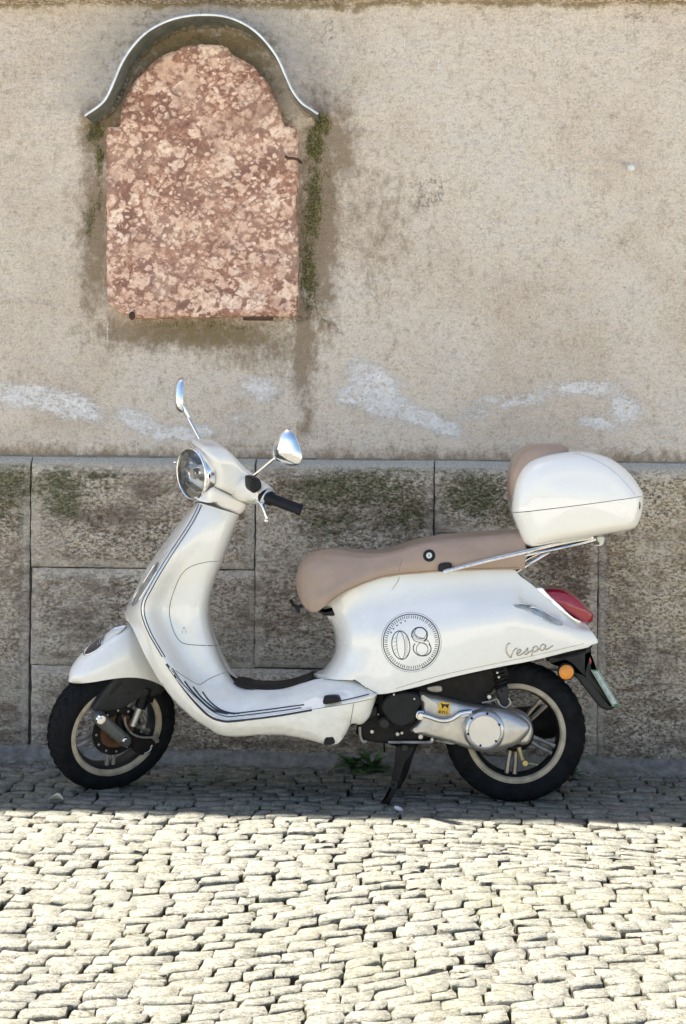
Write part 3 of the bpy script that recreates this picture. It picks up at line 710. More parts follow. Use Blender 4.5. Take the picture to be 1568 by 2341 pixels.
# front face of the shield
Fcur = [(447, 1150, .0), (407, 1198, .0), (347, 1280, .0), (309, 1350, .0), (285, 1406, .02), (302, 1434, .13), (334, 1503, .17), (368, 1562, .17)]
SAf, SF = st([a for a in Acur[:8]], 60), st(Fcur, 60); GF = []
for i in range(60):
    r = []
    for s in np.linspace(0, 1, 12):
        a, b = SAf[i], SF[i]; w = b[2]+(a[2]-b[2])*(1-s**1.6); r.append(pt(M, a[0]+(b[0]-a[0])*s, a[1]+(b[1]-a[1])*s, w))
    GF.append(r)
mb = MB(); mb.grid(GF); mb.grid(both(GF)); fs_mb = mb; P('front_shield', mb, paint, sharp=60)
# skirt below the trim
T = cr([(402, 1545), (446, 1602), (485, 1637), (525, 1648), (630, 1638), (715, 1623), (790, 1607), (862, 1587)], 90)
Bt = cr([(368, 1562), (398, 1601), (440, 1641), (472, 1662), (500, 1679), (540, 1684), (600, 1680), (650, 1681), (700, 1690), (738, 1700), (760, 1702), (774, 1698), (790, 1678), (800, 1658), (808, 1654), (826, 1656), (843, 1640), (852, 1618), (862, 1589)], 90)
GS = [[pt(M, T[i, 0]+(Bt[i, 0]-T[i, 0])*s, T[i, 1]+(Bt[i, 1]-T[i, 1])*s, .20-.035*s**2) for s in np.linspace(0, 1, 9)]+[pt(M, Bt[i, 0], Bt[i, 1]-2, .15), pt(M, Bt[i, 0], Bt[i, 1]-6, .10)] for i in range(90)]
mb = MB(); mb.grid(GS); mb.grid(both(GS)); sk_mb = mb; P('floor_skirt', mb, paint, sharp=60)
# floor tunnel underside closure
mb = MB(); mb.rex(M, [(420, 1600), (500, 1640), (700, 1640), (850, 1610), (860, 1640), (800, 1660), (730, 1680), (540, 1670), (450, 1640)], .12, -.12, .01, n=40); P('underfloor', mb, black)
# floor mat
top = cr([(523, 1548), (531, 1554), (545, 1559), (575, 1563), (630, 1564), (670, 1561), (703, 1552), (712, 1546)], 50); bot = cr([(523, 1548), (528, 1557), (540, 1566), (565, 1575), (597, 1579), (640, 1577), (680, 1568), (712, 1552)], 50)
mw_ = lambda i: min(1., ((i+.3)/9)**.5)*.09
Gm = [[pt(M, bot[i, 0], bot[i, 1]+1, mw_(i)*.97), pt(M, bot[i, 0], bot[i, 1]-1, mw_(i)*1.03)]+[pt(M, bot[i, 0]+(top[i, 0]-bot[i, 0])*s, bot[i, 1]+(top[i, 1]-bot[i, 1])*s-1, mw_(i)*(1-s)) for s in np.linspace(0.05, 1, 6)] for i in range(50)]
mb = MB(); mb.grid(Gm); mb.grid(both(Gm)); P('floor_mat', mb, black, sharp=40)

# ---- rear cowl (transfinite patch)
Lc = cr([(718, 1550), (742, 1527), (758, 1504), (766, 1480), (765, 1452), (757, 1425), (746, 1405), (738, 1387)], 40)
Bc = cr([(718, 1550), (770, 1554), (812, 1556), (832, 1568), (862, 1587), (942, 1573), (1029, 1549), (1139, 1525), (1213, 1511), (1302, 1489), (1343, 1480), (1352, 1474), (1367, 1470)], 90)
Tc = cr([(738, 1387), (750, 1372), (794, 1347), (859, 1325), (900, 1317), (957, 1309), (1029, 1304), (1100, 1302), (1169, 1301), (1190, 1318), (1216, 1337), (1252, 1368), (1290, 1398), (1341, 1428)], 90)
Rc = cr([(1367, 1470), (1362, 1458), (1353, 1444), (1341, 1428)], 40)
nu, nv = 90, 40; GC = []
for i in range(nu):
    u = i/(nu-1); row_ = []
    for j in range(nv):
        v_ = j/(nv-1)
        p = (1-v_)*Bc[i]+v_*Tc[i]+(1-u)*Lc[j]+u*Rc[j]-((1-u)*(1-v_)*Bc[0]+u*(1-v_)*Bc[-1]+(1-u)*v_*Tc[0]+u*v_*Tc[-1])
        Wu = np.interp(u, [0, .06, .15, .3, .5, .65, .8, .92, 1], [.075, .13, .168, .195, .207, .195, .165, .12, .075])
        if u < .08: Wu *= math.sqrt(1-(1-u/.08)**2)**.8
        pv = np.interp(v_, [0, .1, .3, .48, .56, .64, .74, .82, .9, 1], [.955, .985, 1., 1., .97, .87, .70, .63, .60, .57])
        row_.append((p[0], p[1], Wu*pv))
    GC.append(row_)
A_ = np.array(GC)
for _ in range(3):
    B_ = A_.copy(); B_[1:-1, :, 2] = (A_[:-2, :, 2]+2*A_[1:-1, :, 2]+A_[2:, :, 2])/4; A_ = B_
    B_ = A_.copy(); B_[:, 1:-1, 2] = (A_[:, :-2, 2]+2*A_[:, 1:-1, 2]+A_[:, 2:, 2])/4; A_ = B_
GC = [[pt(M, *A_[i, j]) for j in range(nv)] for i in range(nu)]
for i in range(nu):                      # return flange below, closing lip above
    b0 = A_[i, 0]; t0 = A_[i, -1]
    GC[i] = [pt(M, b0[0], b0[1]-10, b0[2]*.80), pt(M, b0[0], b0[1]-1.5, b0[2]*.93)]+GC[i]+[pt(M, t0[0], t0[1]+4, t0[2]*.8), pt(M, t0[0], t0[1]+2, 0)]
mb = MB(); mb.grid(GC); mb.grid(both(GC)); cowl_mb = mb; cowl = P('rear_cowl', mb, paint, sharp=50)
mb = MB(); mb.rex(M, [(860, 1400), (930, 1350), (1120, 1345), (1180, 1400), (1200, 1480), (1100, 1515), (1000, 1535), (885, 1562), (850, 1530)], .08, -.08, .02, n=50); P('inner_frame', mb, black)

# BVH of the shell for seams, decals, trim
def bvh(*mbs):
    vs, fs = [], []
    for b in mbs:
        o_ = len(vs); vs += [Vector(p) for p in b.v]; fs += [tuple(i+o_ for i in f) for f in b.f]
    return BVHTree.FromPolygons(vs, fs)
SH = bvh(bmb, fs_mb, sk_mb, cowl_mb)
def hit(T_, X, Y):
    d = Vector(ray(X, Y)).normalized(); h_ = T_.ray_cast(Vector(cam_pos), d)
    if h_[0] is None: return None
    n = h_[1]
    if n.dot(d) > 0: n = -n
    return np.array(h_[0]), np.array(n)
BOLD = 1.
def ribbon(mbx, T_, px, width, lift=.0006, n=None, smooth=True, closed=False):
    """flat strip hugging the surface; width in metres"""
    o = cr(px, n or max(6, int(len(px)*5)), closed) if smooth else np.asarray(px, float)
    if closed: o = np.vstack([o, o[:1]])
    L_ = []; hits = [hit(T_, *p) for p in o]; idx = [i for i, h_ in enumerate(hits) if h_]
    if len(idx) < 2: return mbx
    ps = [hits[i] for i in idx]
    for k in range(len(ps)):
        a, b = ps[max(k-1, 0)][0], ps[min(k+1, len(ps)-1)][0]; d = b-a; d /= np.linalg.norm(d)+1e-12; nrm = ps[k][1]
        s_ = np.cross(nrm, d); s_ /= np.linalg.norm(s_)+1e-12; wd = (width[k*len(width)//len(ps)] if hasattr(width, '__len__') else width)*BOLD
        p = ps[k][0]; L_.append([p-s_*wd/2+nrm*lift*.1, p-s_*wd/2*.6+nrm*lift, p+s_*wd/2*.6+nrm*lift, p+s_*wd/2+nrm*lift*.1])
    return mbx.grid(L_)
def c3(pp): return [(400+x*.328, 1314.3+y*.328) for x, y in pp]
def c4(pp): return [(628.6+x*.36443, 1142.9+y*.36443) for x, y in pp]
def c7(pp): return [(1085.7+x*.2551, 1314.3+y*.2551) for x, y in pp]
def c5(pp): return [(1085.7+x*.30756, 971.4+y*.30756) for x, y in pp]
def c6(pp): return [(742.9+x*.3644, 1457.1+y*.3644) for x, y in pp]
def c1(pp): return [(342.9+x*.2562, 828.6+y*.2562) for x, y in pp]
def c8(pp): return [(114.3+x*.2187, 1485.7+y*.2187) for x, y in pp]
def c2(pp): return [(85.7+x*.3097, 1371.4+y*.3097) for x, y in pp]
mb = MB()
ribbon(mb, SH, [(507, 1283), (480, 1284), (450, 1290), (428, 1300), (412, 1318), (400, 1345), (389, 1380), (388, 1410), (396, 1440), (408, 1462), (424, 1472), (455, 1475), (497, 1476)], .0022)
ribbon(mb, SH, c3([(0, 665), (60, 705), (155, 762), (190, 755), (250, 718), (365, 672)]), .002)
ribbon(mb, SH, c3([(970, 716), (1100, 732), (1200, 735), (1262, 735), (1310, 772), (1404, 826)]), .0028)
ribbon(mb, SH, c3([(960, 937), (1100, 915), (1250, 890), (1398, 858)]), .002); ribbon(mb, SH, c3([(1245, 895), (1235, 960), (1220, 1040)]), .002)
ribbon(mb, SH, c4([(780, 485), (765, 520), (735, 560)]), .0012)
ribbon(mb, SH, [(1100, 1568), (1020, 1545), (1200, 1512), (1330, 1480)][:0] or [(905, 1574), (1020, 1541), (1200, 1503), (1335, 1471)], .0012)
P('panel_seam', mb, seam, sharp=None)
mb = MB(); ribbon(mb, SH, [(a[0]+2.5, a[1]) for a in Acur[:7]], .0045, .003, 90); ribbon(mb, SH, c3([(-38, 645), (0, 705), (30, 745), (80, 805), (160, 895), (240, 965), (330, 1000), (420, 1000), (700, 965), (950, 925)]), .0045, .003, 80)
P('chrome_trim', mb, chrome, sharp=None)
mb = MB(); ribbon(mb, SH, [(a[0]+5.5, a[1]+.5) for a in Acur[:7]], .0028, .002, 90); ribbon(mb, SH, [(a[0]-1.2, a[1]-.5) for a in Acur[:7]], .003, .002, 90)
for s_, wd in (([(-60, 620), (0, 705), (60, 790), (150, 900), (240, 985), (330, 1018), (420, 1018), (700, 985), (955, 942)], .008), ([(-20, 650), (60, 765), (160, 865), (260, 950), (350, 985), (420, 985), (700, 952), (880, 925)], .003),
              ([(65, 740), (110, 800), (190, 885), (270, 945), (370, 968)], .0065), ([(125, 780), (180, 850), (260, 920), (330, 955), (420, 968)], .0065), ([(190, 815), (240, 880), (310, 935), (380, 960), (450, 966)], .0055),
              ([(400, 968), (600, 945), (900, 905)], .0045), ([(1150, 880), (1250, 858), (1352, 832)], .0035)):
    ribbon(mb, SH, c3(s_), wd, .0025, 60)
P('rubber_trim', mb, navy, sharp=None)
mb = MB(); mb.rex(M, c3([(1035, 862), (1050, 848), (1130, 845), (1150, 865), (1145, 885), (1040, 900)]), .215, .18, .006, n=32); P('footpeg', mb, black)
mb = MB(); mb.rex(M, [(742, 1702), (742, 1690), (749, 1677), (758, 1677), (764, 1690), (764, 1700)], .178, .12, .004, n=30); P('jack_notch', mb, black)

# number badge
T_, cx, cy = SH, 940., 1468.; BOLD = 1.45
mb = MB()
for r_, wd in ((68.3, .0011), ): ribbon(mb, T_, [(cx+r_*math.cos(t), cy+r_*math.sin(t)) for t in np.linspace(0, 2*math.pi, 40, endpoint=False)], wd, n=120, closed=True)
P('badge_outline', mb, inkl, cowl, sharp=None)
mb = MB()
for a0, a1, wd in ((-2.5, 1.2, .0026), (1.25, 2.1, .002), (2.0, 3.9, .0024)): ribbon(mb, T_, [(cx+64*math.cos(t), cy+64*math.sin(t)) for t in np.linspace(a0, a1, 30)], wd, n=80)
for k in range(72):
    t = 2*math.pi*k/72+random.uniform(-.01, .01); ribbon(mb, T_, [(cx+r_*math.cos(t), cy+r_*math.sin(t)) for r_ in (54.5+random.uniform(-.5, .5), 58, 61.5)], .0017, n=3, smooth=False)
bc = lambda pp: [(1400/1.75+x*.18222, 2400/1.75+y*.18222) for x, y in pp]
def ellp(x, y, a, b, rot, t0=0, t1=2*math.pi, n=36): return bc([(x+a*math.cos(t)*math.cos(rot)-b*math.sin(t)*math.sin(rot), y+a*math.cos(t)*math.sin(rot)+b*math.sin(t)*math.cos(rot)) for t in np.linspace(t0, t1, n)])
for e_, wd in ((ellp(638, 567, 112, 180, -.13), .0022), (ellp(637, 568, 50, 172, -.08), .0014), (ellp(872, 440, 97, 95, .1, -3.6, .9), .003), (ellp(885, 415, 74, 72, .2), .0013), (ellp(905, 610, 112, 92, .15, -.85, 3.7), .0024), (ellp(905, 618, 73, 80, .1), .0014)):
    ribbon(mb, T_, e_, wd, n=60)
for e_ in ([(782, 470), (800, 505), (840, 525), (900, 540), (950, 560), (980, 600)], [(812, 430), (850, 462), (905, 480), (955, 492), (990, 530), (1012, 580)]): ribbon(mb, T_, bc(e_), .0015, n=24)
for x, y in ((515, 407), (545, 362), (590, 320), (640, 288), (693, 265)): ribbon(mb, T_, bc([(x-9, y+4), (x+9, y-4)]), .0032, n=3, smooth=False)
for k in range(11):                       # pencil hatching in the digits' strokes
    y = 470+k*24; ribbon(mb, T_, bc([(690, y), (728, y-22)]), .0007, n=3, smooth=False)
    if k % 2: ribbon(mb, T_, bc([(545, y-6), (580, y-26)]), .0007, n=3, smooth=False)
for k in range(9): x = 800+k*20; ribbon(mb, T_, bc([(x, 500+k*3), (x+22, 474+k*4)]), .0007, n=3, smooth=False)
for k in range(6): ribbon(mb, T_, bc([(955+k*2, 410+k*14), (975, 402+k*12)]), .0012, n=3, smooth=False); ribbon(mb, T_, bc([(792, 400+k*14), (806, 392+k*14)]), .001, n=3, smooth=False)
P('number_badge', mb, ink, cowl, sharp=None)
# script lettering
mb = MB()
wl_ = lambda pp: [(320+x, 740-.2*x-y) for x, y in pp]
BOLD = 1.
for s_ in map(wl_, ([(-5, 125), (-22, 130), (-38, 105), (-40, 70), (-28, 35), (0, 0), (12, 28), (30, 60), (58, 74)], [(52, 20), (80, 30), (92, 45), (78, 56), (60, 42), (56, 18), (72, 4), (100, 10), (128, 28)],
           [(128, 28), (152, 56), (150, 32), (160, 14), (142, 2), (122, 8)], [(160, 12), (190, 26), (204, 56), (186, -26)], [(200, 40), (222, 57), (240, 42), (232, 14), (205, 8)], [(232, 14), (262, 30)],
           [(312, 48), (286, 60), (264, 40), (268, 12), (292, 10), (314, 46), (308, 16), (328, 10), (378, 32)])):
    ribbon(mb, SH, c7(s_), .0042, .0022, len(s_)*6)
P('script_lettering', mb, simple('bronze_chrome', (.46, .42, .36), .25, .85, .1), cowl, sharp=None)
mb = MB()
for s_ in ([(1070, 205), (1090, 205)], [(1072, 215), (1092, 213)], [(1070, 225), (1070, 245)], [(1092, 222), (1096, 245)]): ribbon(mb, SH, c2(s_), .0016, n=3, smooth=False)
P('glovebox_mark', mb, inkl, legshield, sharp=None)
# side turn signals (surface-hugging lenses)
def lens(T_, px, lift=.006, n=40, rings=6):
    o = cr(px, n, True); c = o.mean(0); G_ = []
    for k in range(rings+1):
        s_ = 1-k/rings*.98; r = []
        for p in o:
            h_ = hit(T_, *(c+(p-c)*s_))
            if h_ is None: h_ = last
            last = h_; r.append(h_[0]+h_[1]*(lift*(1-s_**3)+.0004))
        G_.append(r)
    m_ = MB(); m_.grid(G_, True); m_.f.append(tuple(rings*n+j for j in range(n))); return m_
RS = c5([(280, 1338), (330, 1328), (400, 1334), (450, 1350), (520, 1388), (590, 1430), (640, 1466), (648, 1486), (610, 1492), (560, 1478), (490, 1445), (430, 1412), (370, 1382), (310, 1360)])
b3 = lambda pp: [(x*.35405, 1000+y*.35405) for x, y in pp]
FS = b3([(1028, 808), (1005, 818), (975, 860), (935, 925), (895, 985), (862, 1040), (850, 1078), (866, 1084), (895, 1052), (945, 975), (990, 900), (1020, 850)])
P('turn_signal', lens(SH, RS), lensg, label='clear rear turn signal on the cowl'); P('turn_signal', lens(SH, FS, .003), lensg, label='long clear front turn signal on the shield')
mb = MB(); ribbon(mb, SH, RS, .003, .002, 80, closed=True); ribbon(mb, SH, FS, .0022, .002, 80, closed=True); ribbon(mb, SH, c5([(390, 1375), (410, 1360), (450, 1370), (500, 1405)]), .005, .0075, 12); P('signal_bezel', mb, chrome, sharp=None)

# ---- seat
tp = [(676, 1330), (681, 1300), (692, 1279), (712, 1262), (740, 1254), (775, 1253), (815, 1258), (860, 1261), (905, 1254), (950, 1240), (1000, 1231), (1060, 1225), (1120, 1220), (1170, 1216), (1200, 1216)]
bt = [(676, 1335), (680, 1356), (690, 1380), (705, 1398), (722, 1399), (745, 1384), (795, 1350), (860, 1324), (905, 1315), (950, 1311), (1000, 1307), (1060, 1304), (1120, 1302), (1170, 1301), (1200, 1300)]
Xs = np.concatenate([676+26*(np.linspace(0, 1, 12)**2), np.linspace(702, 1200, 90)[1:]])
tpa, bta = cr(tp, 300), cr(bt, 300); GSe = []
for X in Xs:
    yt = np.interp(X, tpa[:, 0], tpa[:, 1]); yb = np.interp(X, bta[:, 0], bta[:, 1])
    if X < 722: yb = np.interp(X, [676, 680, 690, 705, 715, 722], [1335, 1356, 1380, 1397, 1400, 1399])
    Wx = np.interp(X, [676, 680, 690, 710, 750, 850, 950, 1050, 1200], [.012, .035, .06, .085, .115, .13, .145, .155, .14])
    fc = np.interp(X, [676, 700, 750, 790, 830, 870, 910, 960, 1200], [.62, .62, .66, .62, .50, .36, .26, .20, .20])
    r = []
    for t in np.linspace(0, 1, 11): r.append((X, yt+(yb-yt)*fc*t**2.1, Wx*.92*math.sin(t*math.pi/2)**.9))
    for t in np.linspace(.12, 1, 8): r.append((X, yt+(yb-yt)*(fc+(1-fc)*t), Wx*(.92+.08*math.sin(t*math.pi*.75))))
    GSe.append(r)
A_ = np.array(GSe)
for _ in range(2):
    B_ = A_.copy(); B_[:, 1:-1, 1:] = (A_[:, :-2, 1:]+2*A_[:, 1:-1, 1:]+A_[:, 2:, 1:])/4; A_ = B_
GSe = [[pt(M, *p) for p in r]+[pt(M, r[-1][0], r[-1][1]+1, r[-1][2]*.93)] for r in A_]
mb = MB(); mb.grid(GSe); mb.grid(both(GSe)); mb.grid([GSe[-1], [mir(M, p) for p in GSe[-1]]]); mb.grid([GSe[0], [mir(M, p) for p in GSe[0]]]); seat_mb = mb
seat = P('seat', mb, leather, sharp=70)
ST = bvh(seat_mb)
mb = MB(); ribbon(mb, ST, [(X, np.interp(X, bta[:, 0], bta[:, 1])-3.) for X in np.linspace(745, 1185, 40)], .0016, n=80); ribbon(mb, ST, c4([(800, 365), (785, 410), (778, 450)]), .0012, n=10); P('stitching', mb, simple('dark_tan', (.16, .10, .07), .7), seat, sharp=None)
# dark gap below seat
mb = MB(); mb.rex(M, [(724, 1395), (738, 1397), (752, 1392), (800, 1360), (900, 1330), (1050, 1315), (1170, 1310), (1170, 1330), (900, 1350), (790, 1400), (745, 1408)], .050, -.050, .005, n=50); P('seat_base', mb, black)
lk = hit(ST, 981, 1270); ln_ = lk[1]
mb = MB(); mb.lathe(I4, lk[0], ln_, [(.010, .001), (.012, .004), (.018, .004), (.0205, .0), (.0205, -.004)], 28); P('lock_ring', mb, black, seat)
mb = MB(); mb.lathe(I4, lk[0], ln_, [(0, .003), (.0095, .003), (.0105, .0)], 24); lo_ = P('lock_face', mb, white, seat)
mb = MB(); mb.box(lk[0]+ln_*.0035, (.0012, .001, .005)); P('key_slot', mb, ink, seat)
mb = MB(); mb.rex(M, c4([(1022, 425), (1035, 400), (1090, 393), (1110, 410), (1095, 435), (1050, 450), (1025, 445)]), .162, .12, .004, n=28); P('rail_mount', mb, black)
# front hook
mb = MB(); mb.tube([pt(M, *p, .0) for p in ((664, 1370), (670, 1383), (683, 1388), (690, 1384), (700, 1378))], .006, 8); mb.tube([pt(M, *p, 0) for p in ((680, 1384), (682, 1401))], .006, 8); P('bag_hook', mb, black)

# ---- rack and top case
mb = MB()
def rail(pp, r, sides=(1, -1), seg=10):
    p_ = cr(pp, 24); W_ = [pt(M, a[0], a[1], a[2]) for a in p_]
    mb.tube(W_, r, seg)
    if -1 in sides: mb.tube([mir(M, q_) for q_ in W_], r, seg)
rail([(1014, 1307, .165), (1040, 1300, .170), (1110, 1282, .165), (1190, 1264, .150), (1280, 1243, .12), (1352, 1230, .10)], .0068)
rail([(1190, 1272, .13), (1260, 1257, .12), (1335, 1241, .10), (1362, 1233, .10)], .0055)
rail([(1182, 1306, .10), (1215, 1286, .105), (1256, 1262, .11)], .006); rail([(1176, 1303, .09), (1192, 1285, .10), (1210, 1262, .11)], .005); rail([(1180, 1310, .07), (1200, 1282, .07), (1240, 1262, .06)], .005)
mb.tube([pt(M, 1352, 1231, .10), mir(M, pt(M, 1352, 1231, .10))], .006); mb.tube([pt(M, 1210, 1266, .13), mir(M, pt(M, 1210, 1266, .13))], .006)
P('rack', mb, chrome)
mb = MB(); mb.box(pt(M, 1272, 1247, 0), (.11, .09, .006), np.array(Matrix.Rotation(R_(-12), 3, 'Y'))); P('rack_plate', mb, dark)
case = bpy.data.objects.new('top_case', None)
shell_px = [(1171, 1173), (1173, 1140), (1180, 1105), (1190, 1080), (1203, 1062), (1222, 1049), (1250, 1040), (1285, 1034), (1320, 1032), (1352, 1035), (1385, 1044), (1412, 1059), (1438, 1082), (1456, 1106), (1467, 1126), (1471, 1136), (1470, 1155), (1466, 1178), (1458, 1198), (1448, 1208), (1425, 1214), (1390, 1220), (1330, 1230), (1270, 1240), (1225, 1249), (1208, 1248), (1196, 1238), (1186, 1215), (1178, 1195)]
full = MB(); full.rex(M, shell_px, .196, -.196, .075, k=10, bulge=.012, n=150, both=True)
sa, sb = pt(M, 1171, 1174, .19), pt(M, 1471, 1135, .19); sd_ = sb-sa; sn = np.array([-sd_[2], 0, sd_[0]]); sn /= np.linalg.norm(sn)
def cut(mbx, co, no, grow):
    bm = bmesh.new(); vs_b = [bm.verts.new(p) for p in mbx.v]
    for f in mbx.f:
        try: bm.faces.new([vs_b[i] for i in f])
        except ValueError: pass
    r_ = bmesh.ops.bisect_plane(bm, geom=bm.verts[:]+bm.edges[:]+bm.faces[:], plane_co=co, plane_no=no, clear_inner=True)
    bmesh.ops.contextual_create(bm, geom=[g_ for g_ in r_['geom_cut'] if isinstance(g_, bmesh.types.BMEdge)])
    bm.verts.index_update(); o_ = MB(); c_ = np.mean(np.array(mbx.v), 0)
    o_.v = [tuple(c_+(np.array(v_.co)-c_)*np.array([grow, grow, 1])) for v_ in bm.verts]; o_.f = [tuple(v_.index for v_ in f.verts) for f in bm.faces]; bm.free(); return o_
base_mb = cut(full, sa-sn*.0012, -sn, 1.0); lid_mb = cut(full, sa+sn*.0012, sn, 1.012)
case = P('top_case', base_mb, paint, sharp=40); P('lid', lid_mb, paint, case, sharp=40)
mb = MB(); mb.rex(M, [(1205, 1174), (1206, 1164), (1440, 1134), (1441, 1144)], .19, -.19, .002, n=40, smooth=False); P('case_gasket', mb, black, case)
mb = MB(); mb.rex(M, [(1168, 1143), (1164, 1105), (1167, 1075), (1178, 1048), (1195, 1029), (1218, 1020), (1250, 1017), (1290, 1018), (1300, 1030), (1275, 1045), (1230, 1060), (1205, 1090), (1190, 1140), (1178, 1150)], .13, -.13, .045, k=7, n=80, both=True); P('backrest', mb, leather, case, sharp=60)
LT = bvh(lid_mb)
mb = MB(); ribbon(mb, LT, c5([(740, 210), (830, 235), (930, 280), (1010, 330), (1090, 400), (1150, 470), (1190, 520)]), .0014, n=40); P('lid_seam', mb, inkl, case, sharp=None)
mb = MB(); mb.rex(M, c5([(1212, 560), (1220, 548), (1228, 575), (1230, 610), (1222, 628), (1214, 600)]), .170, .12, .004, n=24); mb.rex(M, c5([(1115, 365), (1135, 375), (1180, 420), (1160, 415)]), .09, -.09, .003, n=24); P('latch', mb, dark, case)
mb = MB(); mb.rex(M, c5([(905, 835), (960, 835), (945, 895), (890, 895), (915, 880)]), .05, -.05, .004, n=30); P('rack_catch', mb, white, case)

# ---- tail light, mudguard, plate
TL = c5([(482, 1225), (520, 1218), (600, 1216), (670, 1228), (735, 1262), (800, 1320), (850, 1375), (880, 1405), (880, 1435), (870, 1462), (838, 1472), (800, 1470), (745, 1440), (690, 1400), (640, 1355), (580, 1308), (520, 1260)])
mb = MB(); mb.rex(M, TL, .078, -.078, .03, k=7, bulge=.004, n=70, both=True); P('tail_light', mb, redm, sharp=50)
mb = MB(); mb.rex(M, [(1216, 1348), (1226, 1343), (1240, 1343), (1246, 1350), (1258, 1363), (1280, 1383), (1308, 1408), (1328, 1420), (1324, 1425), (1312, 1420), (1290, 1403), (1264, 1382), (1238, 1359)], .082, -.082, .003, n=60, both=True); P('light_bezel', mb, chrome, sharp=40)
mb = MB(); mb.rex(M, c7([(640, 770), (720, 735), (900, 690), (1010, 650), (1050, 640), (1020, 700), (1035, 800), (1055, 880), (1140, 1010), (1220, 1130), (1255, 1185), (1190, 1212), (1125, 1190), (1070, 1130), (1000, 1040), (950, 975), (900, 910), (850, 820), (760, 780)]), .055, -.055, .014, n=90, both=True); P('rear_mudguard', mb, greyp, sharp=40)
mb = MB(); c0 = pt(M, 1294, 1536, .10); mb.lathe(I4, c0, (0.05, -1, 0), [(0, .012), (.018, .011), (.0245, .006), (.025, 0)], 32); sg = P('side_reflector', mb, orange, label='round orange side reflector')
mb = MB(); mb.lathe(I4, c0, (0.05, -1, 0), [(.0245, .007), (.028, .006), (.0285, -.012), (.015, -.03), (.01, -.06), (0, -.06)], 32); P('reflector_housing', mb, black, sg)
mb = MB(); mb.rex(M, c7([(1000, 735), (1030, 740), (1042, 770), (1035, 810), (1000, 815), (980, 790), (985, 755)]), .035, -.035, .008, n=24, both=True); P('rear_reflector', mb, redl)
# plate: a thin sheet across the mudguard, near edge bent towards the street
p00, p01 = pt(M, *c7([(1046, 852)])[0], .075), pt(M, *c7([(1240, 1178)])[0], .075); off = np.array([.052, .10, .004])
def quad(mbx, a, b, c, d, t):
    n = np.cross(b-a, d-a); n /= np.linalg.norm(n); mbx.add([a, b, c, d, a-n*t, b-n*t, c-n*t, d-n*t], [(0, 1, 2, 3), (7, 6, 5, 4), (0, 4, 5, 1), (1, 5, 6, 2), (2, 6, 7, 3), (3, 7, 4, 0)]); return n
p10, p11 = pt(M, *c7([(1104, 850)])[0], 0.03), pt(M, *c7([(1292, 1165)])[0], .03)
q10, q11 = pt(M, *c7([(1106, 850)])[0], -.06), pt(M, *c7([(1294, 1165)])[0], -.06)
mb = MB(); nrm = quad(mb, p00, p01, p11, p10, .002); quad(mb, p10, p11, q11, q10, .002); plate = P('number_plate', mb, white, sharp=20, label='small white and green insurance plate')
mb = MB(); PT = bvh(MB().add([p00, p01, p11, p10], [(0, 1, 2, 3)]))
for s_ in ([(1052, 858), (1236, 1168)], [(1098, 856), (1284, 1160)], [(1052, 858), (1098, 856)], [(1240, 1170), (1284, 1160)]): ribbon(mb, PT, c7(s_), .006, n=8)
for k in range(4):                        # three letters and digits rows, too small to read
    for (a, b) in (((1072, 880), (1092, 880)), ((1075, 888), (1090, 900)), ((1078, 905), (1100, 896)), ((1085, 912), (1105, 918))):
        o_ = (k*40, k*66); ribbon(mb, PT, c7([(a[0]+o_[0], a[1]+o_[1]), (b[0]+o_[0], b[1]+o_[1])]), .0016, n=3, smooth=False)
P('plate_print', mb, greenp, plate, sharp=None)

# ---- wheels
def wheel(Mx, c, R, w, rim_r, name_label):
    t = MB(); k = R-rim_r
    prof = [(rim_r-.012, -w*.70), (rim_r, -w*.82), (rim_r+k*.18, -w*.95), (rim_r+k*.42, -w), (rim_r+k*.66, -w*.96), (rim_r+k*.82, -w*.80), (R-k*.08, -w*.56), (R-.001, -w*.25), (R, 0)]
    prof = prof+[(r_, -h_) for r_, h_ in prof[-2::-1]]
    t.lathe(Mx, c, (0, 1, 0), prof, 96)
    wh = P('wheel', MB().lathe(Mx, c, (0, 1, 0), [(rim_r-.010, -w*.72), (rim_r-.020, -w*.55), (rim_r-.028, 0), (rim_r-.020, w*.55), (rim_r-.010, w*.72)], 72), rimdark, label=name_label)
    P('tyre', t, rubber, wh, sharp=None)
    mb_ = MB()
    for sgn in (1, -1): mb_.lathe(Mx, c, (0, sgn, 0), [(rim_r-.018, w*.66), (rim_r-.016, w*.80), (rim_r-.012, w*.87), (rim_r-.003, w*.88), (rim_r+.002, w*.84), (rim_r+.002, w*.7)], 96)
    P('rim_band', mb_, cream_rim, wh)
    mb_ = MB()                             # tread: slanted blocks over crown and shoulder
    nb_ = 38
    for i in range(nb_):
        for sgn in (1, -1):
            for (a_, b_, th, ww) in ((.15, .88, .0, .030), (.50, 1.10, .5, .022)):
                q0 = 2*math.pi*(i+th+(.25 if sgn < 0 else 0))/nb_; rows = []
                for s_ in np.linspace(0, 1, 6):
                    f = a_+(b_-a_)*s_; h_ = w*math.sin(min(f, 1.25)*math.pi/2*.86)**.92; r_ = np.interp(h_/w, [0, .25, .56, .80, .96, 1], [R, R-.001, R-k*.08, R-k*.18, R-k*.34, R-k*.58])+.0030
                    q = q0+.16*s_*(1 if a_ < .3 else .7); wd = ww*(1-.6*abs(s_-.4))
                    rows.append([glo(Mx, np.asarray(c)+np.array([(r_+dr)*math.cos(q+e), sgn*h_, (r_+dr)*math.sin(q+e)])) for e, dr in ((-wd*2.0, -.003), (-wd*1.7, 0.), (wd*1.7, 0.), (wd*2.0, -.003))])
                mb_.grid(rows)
    P('tread', mb_, rubber, wh, sharp=30)
    return wh
cR = np.array([*loc(M, pt(M, 1177, 1669, 0))]); cR[2] = .2355
